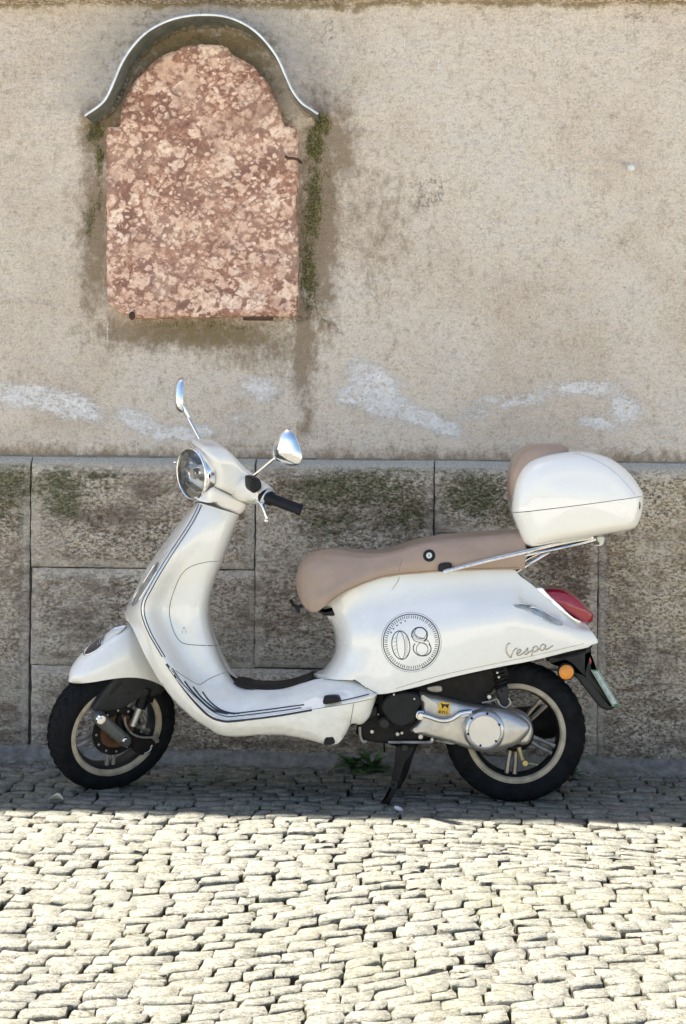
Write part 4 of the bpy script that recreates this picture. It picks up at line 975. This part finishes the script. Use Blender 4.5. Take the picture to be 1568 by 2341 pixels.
cF = loc(MS, pt(MS, 256, 1661, .0)); cF = np.array([cF[0], 0, .2265])
rw = wheel(M, cR, .2355, .058, .166, 'rear wheel with cream rim edge'); fw = wheel(MS, cF, .226, .054, .164, 'front wheel with cream rim edge turned to the street')
def spokes(Mx, c, wh, n, r0, r1, w, mat, ph, pair=.09, th=.007):
    for i in range(n):
        mb_ = MB(); t = 2*math.pi*i/n+ph
        for s_ in (-1, 1):
            a = t+s_*pair*.9; b = t+s_*pair*.55
            mb_.tube([glo(Mx, np.asarray(c)+np.array([r_*math.cos(q), -w*f, r_*math.sin(q)])) for r_, q, f in ((r0, a*1., .6), ((r0+r1)/2, (a+b)/2, .9), (r1, b, 1.))], [th, th*.85, th], 6)
        P('spoke', mb_, mat, wh)
spokes(M, cR, rw, 5, .055, .140, .025, bronze, R_(48), .17, .009); spokes(MS, cF, fw, 5, .05, .140, .012, alum_dull, R_(195), .16, .008)
mb = MB(); mb.lathe(M, cR, (0, -1, 0), [(0, .05), (.05, .05), (.062, .04), (.064, -.04), (0, -.04)], 40); P('hub', mb, dark, rw)
mb = MB(); mb.lathe(MS, cF, (0, -1, 0), [(.030, .046), (.060, .046), (.061, .042), (.030, .042)], 48, True); P('brake_disc', mb, rust, fw)
mb = MB(); mb.lathe(MS, cF, (0, -1, 0), [(.062, .044), (.088, .044), (.089, .040), (.062, .040)], 48, True)
P('brake_drum', mb, dark, fw)
mb = MB()
for k in range(12): t = k*math.pi/6; mb.lathe(MS, cF+np.array([.076*math.cos(t), -.0445, .076*math.sin(t)]), (0, -1, 0), [(0, .003), (.004, .002), (.004, 0)], 8)
P('disc_bolt', mb, alum, fw)
mb = MB(); mb.lathe(MS, cF, (0, -1, 0), [(0, .05), (.02, .05), (.028, .03), (.032, -.04), (0, -.04)], 32); P('hub', mb, dark, fw)

# ---- front suspension
mb = MB(); mb.rex(MS, c8([(442, 602), (470, 555), (540, 450), (600, 370), (640, 320), (700, 270), (900, 230), (1180, 250), (1210, 400), (1100, 470), (980, 495), (870, 530), (790, 585), (700, 620), (600, 640), (470, 640)]), .072, .02, .010, n=70); fc_ = P('fork_cover', mb, greyp)
mb = MB(); mb.rex(MS, c8([(612, 470), (660, 400), (720, 352), (765, 340), (720, 390), (660, 455), (625, 482)]), .0735, .07, .001, n=24); mb.lathe(MS, loc(MS, pt(MS, *c8([(828, 450)])[0], .0725)), (0, -1, 0), [(0, .001), (.0055, .001), (.0055, 0)], 20); P('cover_slot', mb, simple('slot_black', (.008, .008, .009), .7), fc_)
def capsule(p0, p1, r, n=14):
    p0, p1 = np.array(p0), np.array(p1); d = (p1-p0)/np.linalg.norm(p1-p0); a0 = math.atan2(d[1], d[0]); o_ = []
    for t in np.linspace(a0+math.pi/2, a0+3*math.pi/2, n): o_.append(tuple(p0+r*np.array([math.cos(t), math.sin(t)])))
    for t in np.linspace(a0-math.pi/2, a0+math.pi/2, n): o_.append(tuple(p1+r*.9*np.array([math.cos(t), math.sin(t)])))
    return o_
b1, b2 = c8([(530, 725), (780, 945)])
mb = MB(); mb.rex(MS, capsule(b1, b2, 15.5), .105, .06, .018, n=56); arm = P('link_arm', mb, simple('arm_grey', (.17, .18, .17), .42, .35, .25, .3, 200))
mb = MB()
for b_, r_ in ((b1, .017), (b2, .014)):
    mb.lathe(MS, loc(MS, pt(MS, *b_, .104)), (0, -1, 0), [(0, .012), (r_*.55, .012), (r_*.6, .006), (r_*.9, .006), (r_, 0)], 6 if b_ is b2 else 20)
P('bolt', mb, chrome, arm)
def cyl(mb_, Mx, a, b, wa, wb, r): mb_.tube([pt(Mx, *a, wa), pt(Mx, *b, wb)], r, 16)
mb = MB(); cyl(mb, MS, *c8([(950, 575), (862, 790)]), .065, .065, .0125); P('damper', mb, alum)
mb = MB()
a, b = [np.array(q_) for q_ in c8([(990, 470), (945, 590)])]
for t in np.linspace(0, 1, 6): q_ = a+(b-a)*t; cyl(mb, MS, q_, q_+(b-a)*.09, .065, .065, .0205)
cyl(mb, MS, a-(b-a)*.6, b, .065, .065, .016); P('damper_spring', mb, black)
mb = MB(); cyl(mb, MS, *c8([(960, 650), (1000, 740)]), .05, .05, .006); cyl(mb, MS, *c8([(920, 790), (980, 800)]), .05, .075, .009)
mb.tube([pt(MS, *q_, .07) for q_ in cr(c8([(780, 700), (790, 780), (840, 860), (920, 905), (1000, 915), (1080, 915), (1130, 930)]), 20)], .004, 8); P('brake_hose', mb, alum_dull)
mb = MB(); mb.rex(MS, c8([(700, 700), (740, 670), (760, 760), (800, 820), (900, 880), (1060, 930), (1110, 1000), (1060, 1060), (940, 1095), (860, 1040), (840, 960), (760, 880), (690, 800)]), .06, .02, .01, n=50); P('brake_caliper', mb, dark)
mb = MB(); mb.tube([pt(MS, *q_, .064) for q_ in cr(c8([(985, 1085), (1020, 1070), (1050, 1045), (1062, 1005), (1070, 995)]), 12)], .0028, 6); mb.lathe(MS, loc(MS, pt(MS, *c8([(975, 797)])[0], .075)), (0, -1, 0), [(0, .004), (.006, .004), (.006, 0)], 6); mb.tube([pt(MS, *q_, .06) for q_ in c8([(1110, 880), (1125, 960)])], .006, 8); P('caliper_bolt', mb, alum)
mb = MB(); mb.tube([glo(MS, cF+np.array([.0, -.0, .0])), glo(MS, cF+np.array([.02, -.08, .0]))], .012, 12)
mb.tube([pt(MS, 330, 1600, 0.03), pt(MS, 372, 1500, .0), pt(MS, 430, 1370, 0)], [.03, .03, .028], 16); P('fork', mb, dark)

# ---- front fender (steer frame)
ridge = [(157, 1557, 0), (165, 1536, 0), (184, 1511, 0), (212, 1482, 0), (244, 1457, 0), (280, 1437, 0), (320, 1426, 0), (365, 1425, 0), (400, 1440, 0)]
edge = [(170, 1562, .012), (190, 1562, .045), (215, 1559, .066), (245, 1554, .078), (275, 1550, .084), (305, 1549, .086), (335, 1553, .086), (362, 1563, .084), (385, 1577, .08)]
SR, SE = st(ridge, 60), st(edge, 60); GFd = []
for i in range(60):
    r = []
    a = loc(MS, pt(MS, *SR[i])); b = loc(MS, pt(MS, *SE[i]))
    for t in np.linspace(0, 1, 16):
        f = t*math.pi/2; hw = math.sin(f)**.85; hh = 1-math.cos(f)**.95
        q_ = np.array([a[0]+(b[0]-a[0])*hh, b[1]*hw, a[2]+(b[2]-a[2])*hh]); r.append(glo(MS, q_))
    q_ = q_.copy(); q_[1] *= .94; r.append(glo(MS, q_+np.array([0, 0, .004])))
    GFd.append(r)
GFm = [[mir(MS, p) for p in r] for r in GFd]
mb = MB(); mb.grid(GFd); mb.grid(GFm); fend_mb = mb; fend = P('front_fender', mb, paint, sharp=60)
FT = bvh(fend_mb)
EM = c2([(340, 392), (352, 360), (400, 312), (460, 268), (520, 233), (590, 208), (648, 196), (645, 215), (600, 250), (540, 290), (480, 340), (430, 378), (380, 403), (350, 408)])
mb = MB(); ribbon(mb, FT, EM, .0045, .004, 90, closed=True); ribbon(mb, FT, c2([(500, 255), (490, 300), (470, 330)]), .004, .004, 8); em = P('fender_crest', mb, chrome, fend, sharp=None)
P('crest_grille', lens(FT, c2([(350, 390), (400, 320), (470, 268), (500, 260), (480, 320), (430, 370), (370, 400)]), .001), simple('crest_grey', (.09, .08, .085), .4, .2, .5), fend)
mb = MB()
for x0 in range(375, 480, 14): ribbon(mb, FT, c2([(x0, 395-(x0-375)*.75), (x0+10, 320-(x0-375)*.55)]), .0016, .0045, 4, smooth=False)
P('crest_rib', mb, chrome, fend, sharp=None)

# ---- headset (steer frame)
mb = MB(); mb.rex(MS, [(460, 1021), (480, 1018), (504, 1019), (516, 1025), (530, 1038), (555, 1063), (578, 1082), (604, 1104), (624, 1119), (612, 1138), (590, 1150), (560, 1149), (535, 1137), (505, 1121), (476, 1107), (474, 1090), (474, 1068), (470, 1045)], .088, -.088, .055, k=10, n=90, both=True); hs_mb = mb; hs = P('headset_cover', mb, paint, sharp=50)
mb = MB(); mb.rex(MS, [(450, 1142), (462, 1128), (470, 1110), (478, 1106), (505, 1120), (535, 1136), (556, 1147), (560, 1158), (552, 1170), (542, 1175), (520, 1169), (497, 1158), (482, 1142), (470, 1138)], .084, -.084, .03, k=8, n=80, both=True); P('headset_lower', mb, paint, sharp=50)
HT = bvh(hs_mb)
mb = MB(); ribbon(mb, HT, [(476, 1106), (505, 1119.5), (535, 1135), (558, 1147)], .0025, n=20); P('cover_seam', mb, seam, hs, sharp=None)
# handlebar arms
def arm_pts(sg):
    pp = [(545, 1112, .03), (570, 1118, .10), (592, 1123, .17), (610, 1133, .22)]
    W_ = [pt(MS, *p) for p in st(pp, 14)]; return W_ if sg > 0 else [mir(MS, p) for p in W_]
mb = MB()
for sg in (1, -1): mb.tube(arm_pts(sg), list(np.linspace(.052, .030, 14)), 20)
P('handlebar_arm', mb, paint, sharp=60)
mb = MB()
for sg in (1, -1):
    W_ = [pt(MS, *p) for p in ((606, 1133, .215), (614, 1138, .225))]; W_ = W_ if sg > 0 else [mir(MS, p) for p in W_]; mb.tube(W_, .0325, 20)
P('switch_housing', mb, simple('silver_paint', (.55, .57, .60), .3, .5, .1))
for sg in (1, -1):
    W_ = [pt(MS, *p) for p in ((600, 1133, .21), (620, 1140, .245), (622, 1141, .248), (680, 1163, .315), (682, 1164, .318), (690, 1167, .325))]; W_ = W_ if sg > 0 else [mir(MS, p) for p in W_]
    mb = MB(); mb.tube(W_, [.024, .024, .0185, .0185, .0205, .0195], 20); P('grip', mb, gripm, sharp=40)
    W_ = [pt(MS, *p) for p in cr([(586, 1143, .20, ), (596, 1150, .23), (603, 1163, .25), (608, 1180, .262), (609, 1190, .265)], 14)]; W_ = W_ if sg > 0 else [mir(MS, p) for p in W_]
    mb = MB(); mb.tube(W_, list(np.linspace(.0065, .004, 14)), 10); mb.ball(W_[-1], .0078); P('brake_lever', mb, chrome, label='left brake lever' if sg > 0 else 'right brake lever')
mb = MB(); mb.ball(pt(MS, 402, 1057, -.30), (.011, .008, .006)); mb.tube([pt(MS, 404, 1057, -.30), pt(MS, 440, 1068, -.22)], .005); P('lever_end', mb, chrome)
# mirrors
def mirror(base, joint, c0, wd, toe, lab, sgn, tilt=0.):
    B, J, K = pt(MS, *base), pt(MS, *joint), pt(MS, *c0)
    rt = P('mirror', MB().tube([B, B+(J-B)*.5, B+(J-B)*.8, J], [.0055, .0055, .006, .0045], 12), chrome, label=lab)
    # shell: rounded triangle, flat at the rider's side, domed ahead
    M2 = Matrix.Rotation(sgn*toe, 4, 'Z'); R3 = MS[:3, :3]@np.array(M2)[:3, :3]
    out = [(-.2, -1.), (.45, -.96), (.95, -.72), (1.0, -.25), (.72, .35), (.40, .85), (.05, 1.02), (-.32, .9), (-.62, .45), (-.86, -.15), (-.88, -.62), (-.66, -.92)]
    o_ = cr([(a*wd*.5*sgn, b*.060) for a, b in out], 40, True)
    def place(u, h_, z): return K+R3@np.array([h_, -u, z])
    G_ = []
    for s_, h_ in ((1, .006), (1.0, .0), (.96, -.006), (.84, -.014), (.64, -.020), (.40, -.024), (.1, -.026)):
        G_.append([place(a*s_, h_, b*s_) for a, b in o_])
    m_ = MB(); m_.grid(G_, True); n_ = len(o_); m_.f.append(tuple(6*n_+j for j in range(n_))); P('mirror_shell', m_, chrome, rt, sharp=60)
    m_ = MB(); G_ = [[place(a*s_, h_, b*s_) for a, b in o_] for s_, h_ in ((1, .006), (.94, .007), (.93, .003), (.02, .003))]; m_.grid(G_, True); P('mirror_glass', m_, chrome, rt, sharp=30)
    return rt
mirror((582, 1086, .205), (627, 1048, .285), (655, 1022, .315), .124, R_(22), 'left mirror', 1)
mirror((462, 1014, -.205), (427, 948, -.275), (413, 902, -.30), .115, R_(22), 'right mirror', -1)
mb = MB(); W_ = [pt(MS, *p) for p in ((432, 955, -.27), (423, 938, -.28), (417, 925, -.288))]; mb.tube(W_, [.008, .0105, .009], 14); P('mirror_sleeve', mb, chrome)
mb = MB(); mb.rex(MS, c1([(890, 1045), (905, 1032), (965, 1035), (985, 1060), (990, 1110), (960, 1145), (920, 1165), (895, 1140), (888, 1095)]), .225, .17, .012, n=40, both=True); P('mirror_mount', mb, black)
mb = MB(); mb.tube([pt(MS, 462, 1018, -.205), pt(MS, 462, 1012, -.205)], [.016, .012], 14); P('mirror_mount', mb, black)
# headlight
hc = loc(MS, pt(MS, 443, 1083, 0)); hax = np.array([-1, -.14, .03])
mb = MB(); mb.lathe(MS, hc, hax, [(.079, .006), (.082, .012), (.0855, .012), (.0885, .005), (.0885, -.008), (.083, -.03)], 56); hl = P('headlight', mb, chrome, sharp=50)
mb = MB(); mb.lathe(MS, hc, hax, [(.0855+.005*math.cos(t_), .008+.005*math.sin(t_)) for t_ in np.linspace(0, 2*math.pi, 9)[:-1]], 56, True); P('bezel_ring', mb, chrome, hl)
mb = MB(); mb.lathe(MS, hc, hax, [(.0, -.045), (.02, -.044), (.045, -.036), (.065, -.020), (.081, .006)], 16); P('reflector_bowl', mb, simple('reflector_silver', (.88, .90, .92), .16, .8, .05), hl, sharp=8)
mb = MB(); mb.lathe(MS, hc, hax, [(.0, .040), (.025, .038), (.050, .031), (.070, .019), (.081, .008)], 48); P('lens', mb, glass, hl, sharp=None)
mb = MB(); mb.lathe(MS, hc, hax, [(0, .006), (.017, .005), (.021, -.005), (.019, -.04)], 20); P('bulb_cap', mb, chrome, hl)
mb = MB(); mb.box(glo(MS, hc+np.array([.01, 0, .048])), (.018, .045, .003), MS[:3, :3]); mb.box(glo(MS, hc+np.array([.01, 0, -.046])), (.018, .045, .003), MS[:3, :3]); mb.box(glo(MS, hc+np.array([.01, 0, .0])), (.014, .066, .004), MS[:3, :3]); P('lamp_divider', mb, alum_dull, hl)

# ---- engine and drive
mb = MB(); mb.rex(M, c6([(330, 330), (600, 290), (1010, 190), (1130, 170), (1160, 230), (1050, 330), (1010, 420), (900, 460), (700, 470), (640, 640), (560, 665), (330, 660), (240, 640), (190, 600), (230, 500)]), .085, -.10, .01, n=80, smooth=False); eng = P('engine_block', mb, dark)
mb = MB(); mb.rex(M, c6([(358, 405), (420, 348), (560, 338), (605, 395), (585, 450), (560, 520), (530, 548), (480, 562), (425, 545), (362, 470)]), .155, .08, .012, n=60); P('fan_cover', mb, black, label='black plastic drive cover')
mb = MB(); mb.lathe(M, loc(M, pt(M, *c6([(375, 537)])[0], .12)), (0, -1, 0), [(0, .012), (.014, .012), (.021, .004), (.0235, -.02), (.0235, -.05)], 28); P('oil_cap', mb, greyp)
mb = MB(); mb.rex(M, c6([(578, 345), (660, 360), (760, 382), (860, 408), (960, 428), (1100, 445), (1230, 475), (1285, 520), (1305, 590), (1280, 660), (1235, 672), (1200, 668), (1120, 705), (1040, 722), (960, 712), (880, 690), (800, 662), (700, 635), (600, 608), (530, 585), (560, 545), (592, 500), (600, 420)]), .125, .05, .02, k=6, n=110, bulge=.004); cc = P('crankcase', mb, alum)
mb = MB(); mb.rex(M, c6([(1010, 440), (1100, 448), (1180, 470), (1250, 510), (1285, 550), (1280, 590), (1240, 640), (1180, 680), (1080, 705), (990, 712), (920, 660), (900, 560), (940, 480)]), .158, .10, .035, k=8, n=70, bulge=.004); P('belt_cover', mb, alum, cc)
cdp = loc(M, pt(M, *c6([(1000, 583)])[0], .150)); mb = MB(); rr = 130*.3644/FL*5.5
mb.lathe(M, cdp, (0, -1, 0), [(0, .020), (rr*.74, .020), (rr*.78, .017), (rr*.80, .020), (rr*.86, .018), (rr*.98, .010), (rr*1.04, -.01)], 64); dsk = P('round_cover', mb, simple('satin_alloy', (.66, .66, .67), .30, .85, .03), cc)
mb = MB()
for q_ in ((1018, 478), (1093, 547), (1072, 650), (975, 677), (897, 606), (920, 507)):
    p_ = loc(M, pt(M, *c6([q_])[0], .168)); mb.lathe(M, p_, (0, -1, 0), [(0, .004), (.0035, .004), (.0045, 0)], 10)
P('cover_bolt', mb, dark, cc)
mb = MB(); mb.tube([pt(M, a, b, .150) for a, b in cr(c6([(598, 484), (650, 496), (700, 514), (750, 522), (800, 510), (850, 478), (920, 466)]), 24)], .0085, 12); mb.tube([pt(M, a, b, .155) for a, b in c6([(855, 492), (905, 480)])], .006, 8)
mb.lathe(M, loc(M, pt(M, *c6([(598, 486)])[0], .14)), (0, -1, 0), [(0, .018), (.008, .018), (.010, .010), (.015, .008), (.016, -.01)], 20); P('kick_bar', mb, simple('polished_alloy', (.80, .80, .80), .16, 1., .05), cc)
mb = MB(); CT = bvh(MB().rex(M, c6([(578, 345), (900, 410), (900, 690), (530, 585)]), .1255, .12, .0005, n=40, smooth=False))
sq = lambda *pp: [pt(M, *c6([p])[0], .1300) for p in pp]
a_, b_, c_, d_ = sq((716, 402), (786, 411), (777, 487), (706, 478)); quad(mb, a_, b_, c_, d_, .004); sk = P('oil_sticker', mb, yellow, cc, sharp=20)
dw = .1352; mb = MB()
for pp in ([(735, 412), (730, 406), (728, 412)], ): pass
mb.rex(M, c6([(728, 410), (734, 418), (765, 420), (780, 416), (776, 426), (772, 446), (768, 446), (764, 430), (742, 430), (738, 446), (733, 446), (732, 428), (726, 418)]), dw, .1330, .0003, n=40, smooth=False)
for s_ in ([(716, 470), (727, 466), (722, 458), (715, 464), (717, 474), (727, 474)], [(735, 478), (737, 464), (746, 462), (750, 478)], [(762, 480), (764, 464)], [(765, 456), (766, 459)]): mb.tube([pt(M, a, b, dw) for a, b in c6(s_)], .0011, 5)
P('sticker_print', mb, simple('sticker_black', (.03, .015, .01), .5), sk)
mb = MB()
for q_, r_, w_ in (((295, 590), .008, .09), ((455, 605), .008, .10), ((482, 598), .006, .10), ((600, 622), .010, .10), ((672, 640), .007, .10), ((1030, 372), .009, .11), ((330, 480), .005, .1), ((560, 385), .004, .158), ((432, 358), .004, .158), ((1080, 220), .005, .11), ((1090, 248), .005, .11)):
    mb.lathe(M, loc(M, pt(M, *c6([q_])[0], w_)), (0, -1, 0), [(0, .006), (r_*.7, .006), (r_, 0), (r_, -.02)], 10)
P('bolt', mb, alum, eng)
mb = MB(); mb.tube([pt(M, a, b, .10) for a, b in c6([(395, 657), (520, 658), (640, 658), (676, 655)])], .005, 8); mb.tube([pt(M, a, b, .09) for a, b in cr(c6([(218, 560), (222, 620), (240, 655), (262, 650)]), 10)], .005, 8)
mb.tube([pt(M, a, b, .12) for a, b in cr(c6([(985, 410), (1040, 400), (1080, 388), (1095, 420), (1130, 440), (1165, 415), (1150, 380)]), 20)], .003, 6); P('control_cable', mb, alum_dull, eng)
mb = MB(); mb.rex(M, c6([(640, 310), (720, 300), (735, 335), (700, 345), (650, 335)]), .10, .05, .005, n=30); mb.rex(M, c6([(700, 640), (820, 655), (810, 672), (760, 668), (710, 655)]), .11, .05, .005, n=30); P('bracket', mb, alum_dull, eng)
mb = MB(); mb.tube([pt(M, a, b, w_) for a, b, w_ in [(*c6([(1215, 690)])[0], .09), (*c6([(1235, 760)])[0], .095), (*c6([(1262, 788)])[0], .10)]], .008, 10); mb.lathe(M, loc(M, pt(M, *c6([(1255, 787)])[0], .105)), (0, -1, 0), [(0, .008), (.009, .008), (.0115, 0), (.0115, -.02)], 10); mb.tube([pt(M, a, b, .10) for a, b in c6([(1260, 787), (1335, 800)])], .0035, 8); P('brake_arm', mb, simple('brass', (.45, .36, .18), .35, .8, .2), eng)
# rear shock
mb = MB(); a, b = np.array(c6([(1085, 190)])[0]), np.array(c6([(1110, 345)])[0])
for t in np.linspace(0, .95, 7): q_ = a+(b-a)*t; o_ = np.array([5.5, -2]); mb.tube([pt(M, *(q_-o_*2.3), .085), pt(M, *(q_-o_*0), .105), pt(M, *(q_+o_*2.3), .085)], .0042, 8)
mb.tube([pt(M, *a, .08), pt(M, *b, .08)], .012, 12); shk = P('rear_shock', mb, black)
mb = MB(); mb.rex(M, c6([(1075, 330), (1140, 300), (1150, 360), (1148, 420), (1125, 440), (1100, 430), (1085, 380)]), .105, .07, .008, n=30); P('shock_mount', mb, greyp, shk)
# centre stand
std = MB()
leg = c6([(448, 690), (500, 684), (560, 690), (540, 740), (505, 790), (478, 870), (452, 950), (420, 1010), (402, 1046), (348, 1042), (362, 1022), (392, 985), (414, 900), (436, 790)])
for w1, w0 in ((.115, .100), (-.100, -.115)):
    if w1 > 0: q_ = np.array([loc(M, pt(M, X, Y, .115)) for X, Y in cr(leg, 50, True)])[:, [0, 2]]
    std.rexl(M, q_+np.array([0 if w1 > 0 else .032, 0]), w1, w0, .004)
std.tube([pt(M, *c6([(490, 700)])[0], .11), mir(M, pt(M, *c6([(490, 700)])[0], .11))], .014, 12); std.tube([pt(M, *c6([(455, 900)])[0], .11), mir(M, pt(M, *c6([(455, 900)])[0], .11))], .012, 12)
stand = P('centre_stand', std, dark)
mb = MB(); mb.lathe(M, loc(M, pt(M, *c6([(500, 695)])[0], .12)), (0, -1, 0), [(0, .004), (.010, .004), (.012, 0)], 14); mb.lathe(M, loc(M, pt(M, *c6([(430, 925)])[0], .118)), (0, -1, 0), [(.006, .003), (.012, .003), (.013, 0)], 14); P('stand_pin', mb, greyp, stand)
# muffler on the far side
mb = MB(); mb.tube([np.array([.35, .15, .20]), np.array([.40, .15, .20]), np.array([.72, .16, .24]), np.array([.78, .16, .25])], [.03, .055, .06, .04], 20); mb.tube([np.array([.10, .08, .2]), np.array([.2, .13, .16]), np.array([.36, .15, .2])], .016, 12); P('muffler', mb, dark)

# ------------------------------------------------------------------ weeds, leaf, pebble
def leafmat(name, a, b):
    N = NT(name, Roughness=.55); v = N.coord(); N.set(N.b, 'Base Color', N.ramp(N.noise(v, 60, 3), [(.3, a), (.7, b)])); N.set(N.b, 'Subsurface Weight', 0.); return N.m
green = leafmat('weed_green', (.04, .10, .025), (.09, .20, .045)); grassm = leafmat('grass_green', (.05, .10, .02), (.14, .22, .05))
def weed(cx, cy, cz, n, ln, wd, label, mat=green, up=1.15, cat='weed', name='weed'):
    mb = MB()
    for k in range(n):
        a = random.uniform(0, 2*math.pi); el = random.uniform(.2, up); L_ = ln*random.uniform(.5, 1.1); w_ = wd*random.uniform(.6, 1.2)
        d = np.array([math.cos(a)*math.cos(el), math.sin(a)*math.cos(el)*.7, math.sin(el)]); s_ = np.cross(d, [0, 0, 1.]); s_ /= np.linalg.norm(s_)
        G_ = []
        for t in np.linspace(0, 1, 7):
            lobe = 1+.45*math.sin(t*22+k); p = np.array([cx, cy, cz])+d*L_*t+np.array([0, 0, -.35*L_*t*t]); ww = w_*math.sin(math.pi*min(1, t*.92+.08))**.8*lobe
            G_.append([p-s_*ww, p+np.array([0, 0, -.15*ww]), p+s_*ww])
        mb.grid(G_)
    o_ = obj(name, mb, mat, sharp=None, weld=False); tag(o_, label, cat, {'weed': 'weeds at the foot of the wall', 'grass tuft': 'grass tufts in the paving joints'}[cat]); return o_
def gp(X, Y, z=0.):
    r = ray(X, Y); t = (z-cam_pos[2])/r[2]; return cam_pos+r*t
p = gp(806, 1764); weed(p[0], p[1], .015, 30, .125, .014, 'leafy green weed at the foot of the wall, left clump behind the stand')
p = gp(850, 1766); weed(p[0], p[1], .015, 26, .120, .013, 'leafy green weed at the foot of the wall, right clump by the stand')
p = gp(1306, 1782); weed(p[0], p[1], .015, 24, .085, .010, 'small green weed against the wall behind the rear tyre')
for (X, Y, lab) in ((195, 1806, 'low moss tuft growing in the joints left of the front tyre'), (300, 1810, 'thin grass tuft just right of the front tyre'), (715, 1836, 'thin grass tuft in the shaded joints under the floorboard'), (985, 1848, 'thin grass tuft right of the stand foot'),
                    (1345, 1868, 'grass tuft at the shadow edge below the rear tyre'), (1050, 1858, 'grass tuft at the shadow edge between stand and rear tyre'), (1305, 1905, 'pale grass tuft in the sunlit joints near the right shadow edge'), (1018, 2010, 'green tuft in the sunlit joints near the middle of the paving')):
    p = gp(X, Y); weed(p[0], p[1], -.01, 16, .030, .0022, lab, grassm, 1.3, 'grass tuft', 'grass_tuft')
p = gp(126, 1834, .012); mb = MB(); G_ = []
for t in np.linspace(0, 1, 9): G_.append([p+np.array([-.028+.056*t, s_*.018*math.sin(math.pi*t)**.7+.004*t, .006+.018*abs(s_)*math.sin(math.pi*t)*(.6+t)]) for s_ in (-1, -.5, 0, .5, 1)])
mb.grid(G_); tag(obj('dry_leaf', mb, simple('dry_leaf', (.50, .48, .38), .7), sharp=None), 'pale curled dry leaf on the shaded cobbles below the front tyre', 'leaf')
p = gp(911, 1849, .008); mb = MB(); mb.ball(p, (.016, .009, .008), np.array(Matrix.Rotation(R_(25), 3, 'Y')), 10); tag(obj('pebble', mb, white), 'small white pebble on the cobbles right of the stand foot', 'pebble')

# grit and dry bits along the foot of the wall
mb = MB()
for k in range(420):
    x_ = random.uniform(-2., 2.); y_ = .40-abs(random.gauss(0, .07)); r_ = random.uniform(.0015, .0055)
    mb.ball((x_, y_, .010+.002*random.random()), np.array([r_*random.uniform(.8, 1.8), r_, r_*.7]), None, 6)
o = obj('grit', mb, simple('grit_brown', (.30, .25, .18), .9, 0, .5), sharp=None, weld=False); o['kind'] = 'stuff'; tag(o, 'loose grit and crumbs scattered along the foot of the wall', 'grit')
for (X, Y, lab) in ((40, 1768, 'dark tuft at the wall foot at the far left edge'), (440, 1772, 'small tuft at the wall foot right of the front tyre'), (600, 1768, 'small tuft at the wall foot under the floorboard'), (1420, 1792, 'small tuft at the wall foot right of the rear tyre'), (1520, 1796, 'small tuft at the wall foot at the far right edge')):
    p = gp(X, Y); weed(p[0], p[1], -.005, 20, .035, .003, lab, grassm, 1.3, 'grass tuft', 'grass_tuft')
